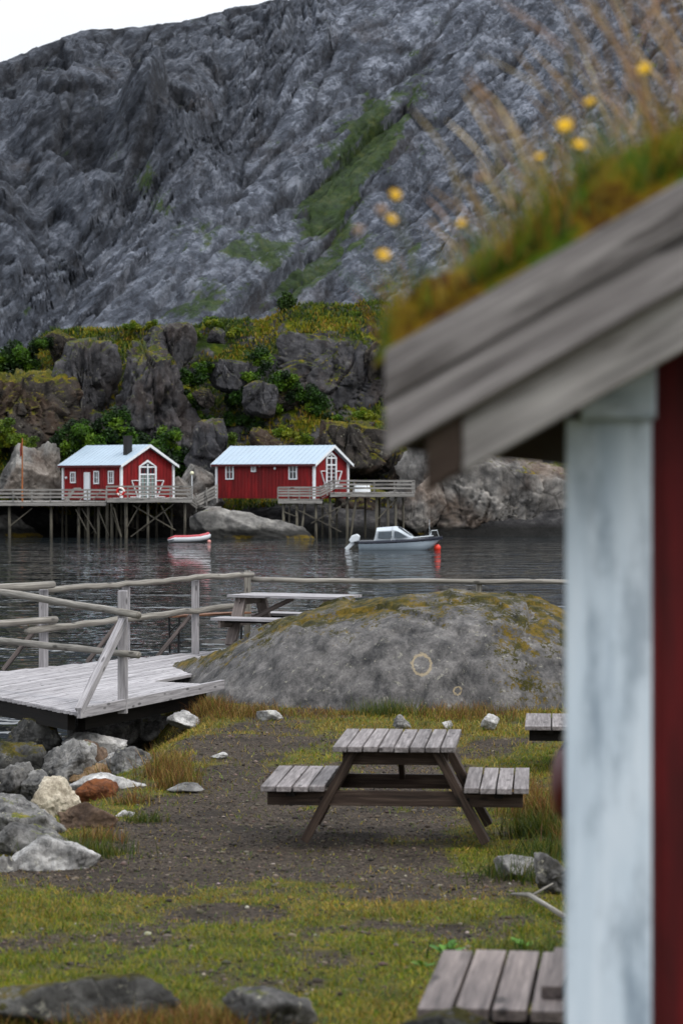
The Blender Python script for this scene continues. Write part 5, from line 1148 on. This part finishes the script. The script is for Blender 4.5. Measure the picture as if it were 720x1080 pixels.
v = [p_ for s_ in cv_ for p_ in s_]; f = [(i*17+k, i*17+k+1, (i+1)*17+k+1, (i+1)*17+k) for i in range(4) for k in range(16)]+[tuple(4*17+k for k in range(16))]
mb = MB(); mb.add(v, f, v); mb.build('cover', WHITE, t, True)
for k in range(4): MB().box((.4*(1 if k & 1 else -1), .3*(1 if k & 2 else -1), .25), (.05, .05, .5)).build('leg', PIERWOOD, t)

# ------------------------------------------------------------------ boats
BOATGREY = flat('grey_boat_paint', S('#c0ccd6'), .35, .5, 2, .12); NAVY = flat('navy_boat_paint', S('#1d2236'), .3, .5, 3, .1); CANVAS = flat('pale_canvas', S('#c3cad0'), .8, .2, 4, .15); MOTORW = flat('white_motor_cowl', S('#d4d9dd'), .35, .5, 5, .08); BOATWHITE = flat('white_gelcoat', S('#c9ced2'), .35, .5, 3, .08)
def loft(sections, caps=True):
    n = len(sections[0]); v = [p for s in sections for p in s]; f = []
    for i in range(len(sections)-1):
        for k in range(n-1): f.append((i*n+k, i*n+k+1, (i+1)*n+k+1, (i+1)*n+k))
    if caps: f += [tuple(range(n-1, -1, -1)), tuple((len(sections)-1)*n+k for k in range(n))]
    return v, f
db = 140.; bo = P(380, 580.2, db); bo.z = 0
bt = thing('motor_boat', 'grey motor boat with navy gunwale and canvas canopy moored in the bay', 'boat', bo, math.radians(-8))
LB_ = 4.42
def sec(u):
    """half breadth, keel z, sheer z at station u"""
    hb = .95*(1-max(0, (u-.45)/.55)**2.4)*(1 if u < .98 else .9); return max(hb, .03), -.22+.62*max(0, (u-.72)/.28)**2, .52+.26*u*u
secs, secg = [], []
for i in range(15):
    u = i/14; hb, kz, sz = sec(u); x = u*LB_; rake = .35*u*u
    pr = []
    for s in (-1, 1):
        pts = [(x+rake*((z-kz)/(sz-kz)), s*hb*f, z) for f, z in ((.0, kz), (.72, kz+.20*(sz-kz)), (.9, kz+.55*(sz-kz)), (1., sz-.16))]
        pr.append(pts)
    secs.append(list(reversed(pr[0]))+pr[1][1:])
    secg.append([(x+rake, -hb, sz-.16), (x+rake, -hb*1.05, sz-.10), (x+rake*1.02, -hb*1.03, sz), (x+rake*1.02, -hb*.8, sz+.03), (x+rake*1.02, hb*.8, sz+.03), (x+rake*1.02, hb*1.03, sz), (x+rake, hb*1.05, sz-.10), (x+rake, hb, sz-.16)])
v, f = loft(secs); mb = MB(); mb.add(v, f, v); mb.build('hull', BOATGREY, bt, True)
v, f = loft(secg); mb = MB(); mb.add(v, f, v); mb.build('gunwale', NAVY, bt)
mb = MB(); mb.prism([(2.9, -.6, .66), (4.25, -.3, .8), (4.25, .3, .8), (2.9, .6, .66)], (0, 0, .06)); mb.build('foredeck', BOATWHITE, bt, bevel=.02)
# windscreen + canopy
cs = []
for x, h, hb in ((.9, .62, .80), (1.02, 1.28, .72), (2.02, 1.36, .68), (2.2, 1.32, .68), (3.1, .74, .70)):
    cs.append([(x, -hb-.04, .56), (x, -hb, .56+(h-.56)*.75), (x, -hb*.7, h), (x, hb*.7, h), (x, hb, .56+(h-.56)*.75), (x, hb+.04, .56)])
v, f = loft(cs); mb = MB(); mb.add(v, f, v); cp = mb.build('canopy', CANVAS, bt)
CLR = flat('hazy_plastic_window', S('#525d66'), .2, .5, 4, .4)
def wpane(pts): MB().prism(pts, (0, -.012, 0)).build('window', CLR, cp)
wpane([(1.12, -.82, .68), (1.92, -.79, .68), (1.92, -.735, 1.10), (1.14, -.765, 1.06)]); wpane([(2.06, -.79, .70), (2.86, -.77, .74), (2.28, -.735, 1.08), (2.06, -.735, 1.10)])
for s_ in (-1, 1): MB().prism([(2.24, s_*.06, 1.31), (2.24, s_*.46, 1.31), (3.0, s_*.5, .83), (3.0, s_*.06, .83)], (.03, 0, .03)).build('window', CLR, cp)
mb = MB()
for a, b in (((1.9, -.8, .58), (1.95, -.66, 1.36)), ((2.55, -.66, 1.25), (3.22, -.72, .74)), ((1.0, -.8, .58), (1.05, -.76, 1.1))): mb.tube([a, b], .02, 6)
mb.build('canopy_frame', BOATWHITE, bt)
mo = MB(); mo.prism([(-.55, -.16, .38), (-.1, -.16, .5), (-.02, -.16, .78), (-.18, -.16, .92), (-.5, -.16, .82), (-.66, -.16, .55)], (0, .32, 0)); M_ = mo.build('outboard_motor', MOTORW, bt, bevel=.05)
MB().beam((-.28, 0, .55), (-.85, 0, .0), .14, .22).build('motor_leg', MOTORW, M_, bevel=.03); MB().box((-.2, 0, .42), (.35, .3, .12)).build('motor_bracket', BLACK, M_)
mb = MB(); mb.tube([(4.05, -.25, .8), (4.15, -.25, 1.12), (4.45, -.1, 1.15), (4.45, .1, 1.15), (4.15, .25, 1.12), (4.05, .25, .8)], .02, 6); mb.tube([(4.45, -.1, 1.15), (4.55, 0, .8)], .02, 6); mb.build('bow_rail', BOATWHITE, bt)
MB().box((4.25, 0, .98), (.22, .2, .28)).build('bow_lantern', BLACK, bt); MB().tube([(4.0, .1, .8), (4.0, .1, 1.75)], .012, 6).build('flagstaff', BOATWHITE, bt)
ORANGE = flat('orange_buoy_plastic', S('#e0452c'), .45, .5, 6, .15)
q = P(461, 577, 139.5); q.z = .12; t = thing('mooring_buoy', 'orange mooring buoy at the bow of the motor boat', 'buoy', q)
MB().sphere((0, 0, 0), .2, 16, 1, 1, 1.1).build('ball', ORANGE, t, True); MB().tube([(0, 0, .2), (0, 0, .3)], .05, 8).build('eye', BLACK, t)
e = Vector(bt.location)+Matrix.Rotation(math.radians(-8), 3, 'Z') @ Vector((4.7, 0, .7))-q; MB().tube([(0, 0, .28), e*.6+Vector((0, 0, .0)), e], .012, 6).build('mooring_line', RAILWOOD, t)
# inflatable dinghy
dd_ = 157.; q = P(199, 571, dd_); q.z = 0; t = thing('inflatable_dinghy', 'red and white inflatable dinghy floating below the stair', 'dinghy', q, math.radians(4))
pts = [(-1.35, -.5, .12), (-.9, -.52, .2), (0, -.52, .21), (.7, -.5, .26), (1.12, -.3, .36), (1.25, 0, .42), (1.12, .3, .36), (.7, .5, .26), (0, .52, .21), (-.9, .52, .2), (-1.35, .5, .12)]
PINK = flat('faded_red_rubber', S('#b04a52'), .5, .4, 5, .2); RUB = flat('white_rubber', S('#c9ccd0'), .5, .4, 5, .15)
MB().tube(pts, [.05]+[.19]*9+[.05], 12).build('tube', RUB, t, True)
MB().tube([(x, y, z+.11) for x, y, z in pts], [.03]+[.135]*9+[.03], 10).build('top_strake', PINK, t, True)
MB().tube([(x, y*1.25, z+.0) for x, y, z in pts], [.02]+[.05]*9+[.02], 8).build('rub_strake', NAVY, t, True)
MB().box((-.1, 0, .1), (2.0, .8, .05)).build('floor', BLACK, t); MB().box((-.1, 0, .3), (.22, .9, .04)).build('thwart', BROWNWOOD, t); MB().box((-1.0, 0, .22), (.05, .85, .35)).build('transom', BROWNWOOD, t)
q = P(220.5, 572, dd_-.4); q.z = .06; tag(MB().sphere(q, .12, 12).build('small_buoy', flat('pinkish_buoy_plastic', S('#d49a92'), .5), None, True), 'small pinkish buoy at the bow of the dinghy', 'buoy')
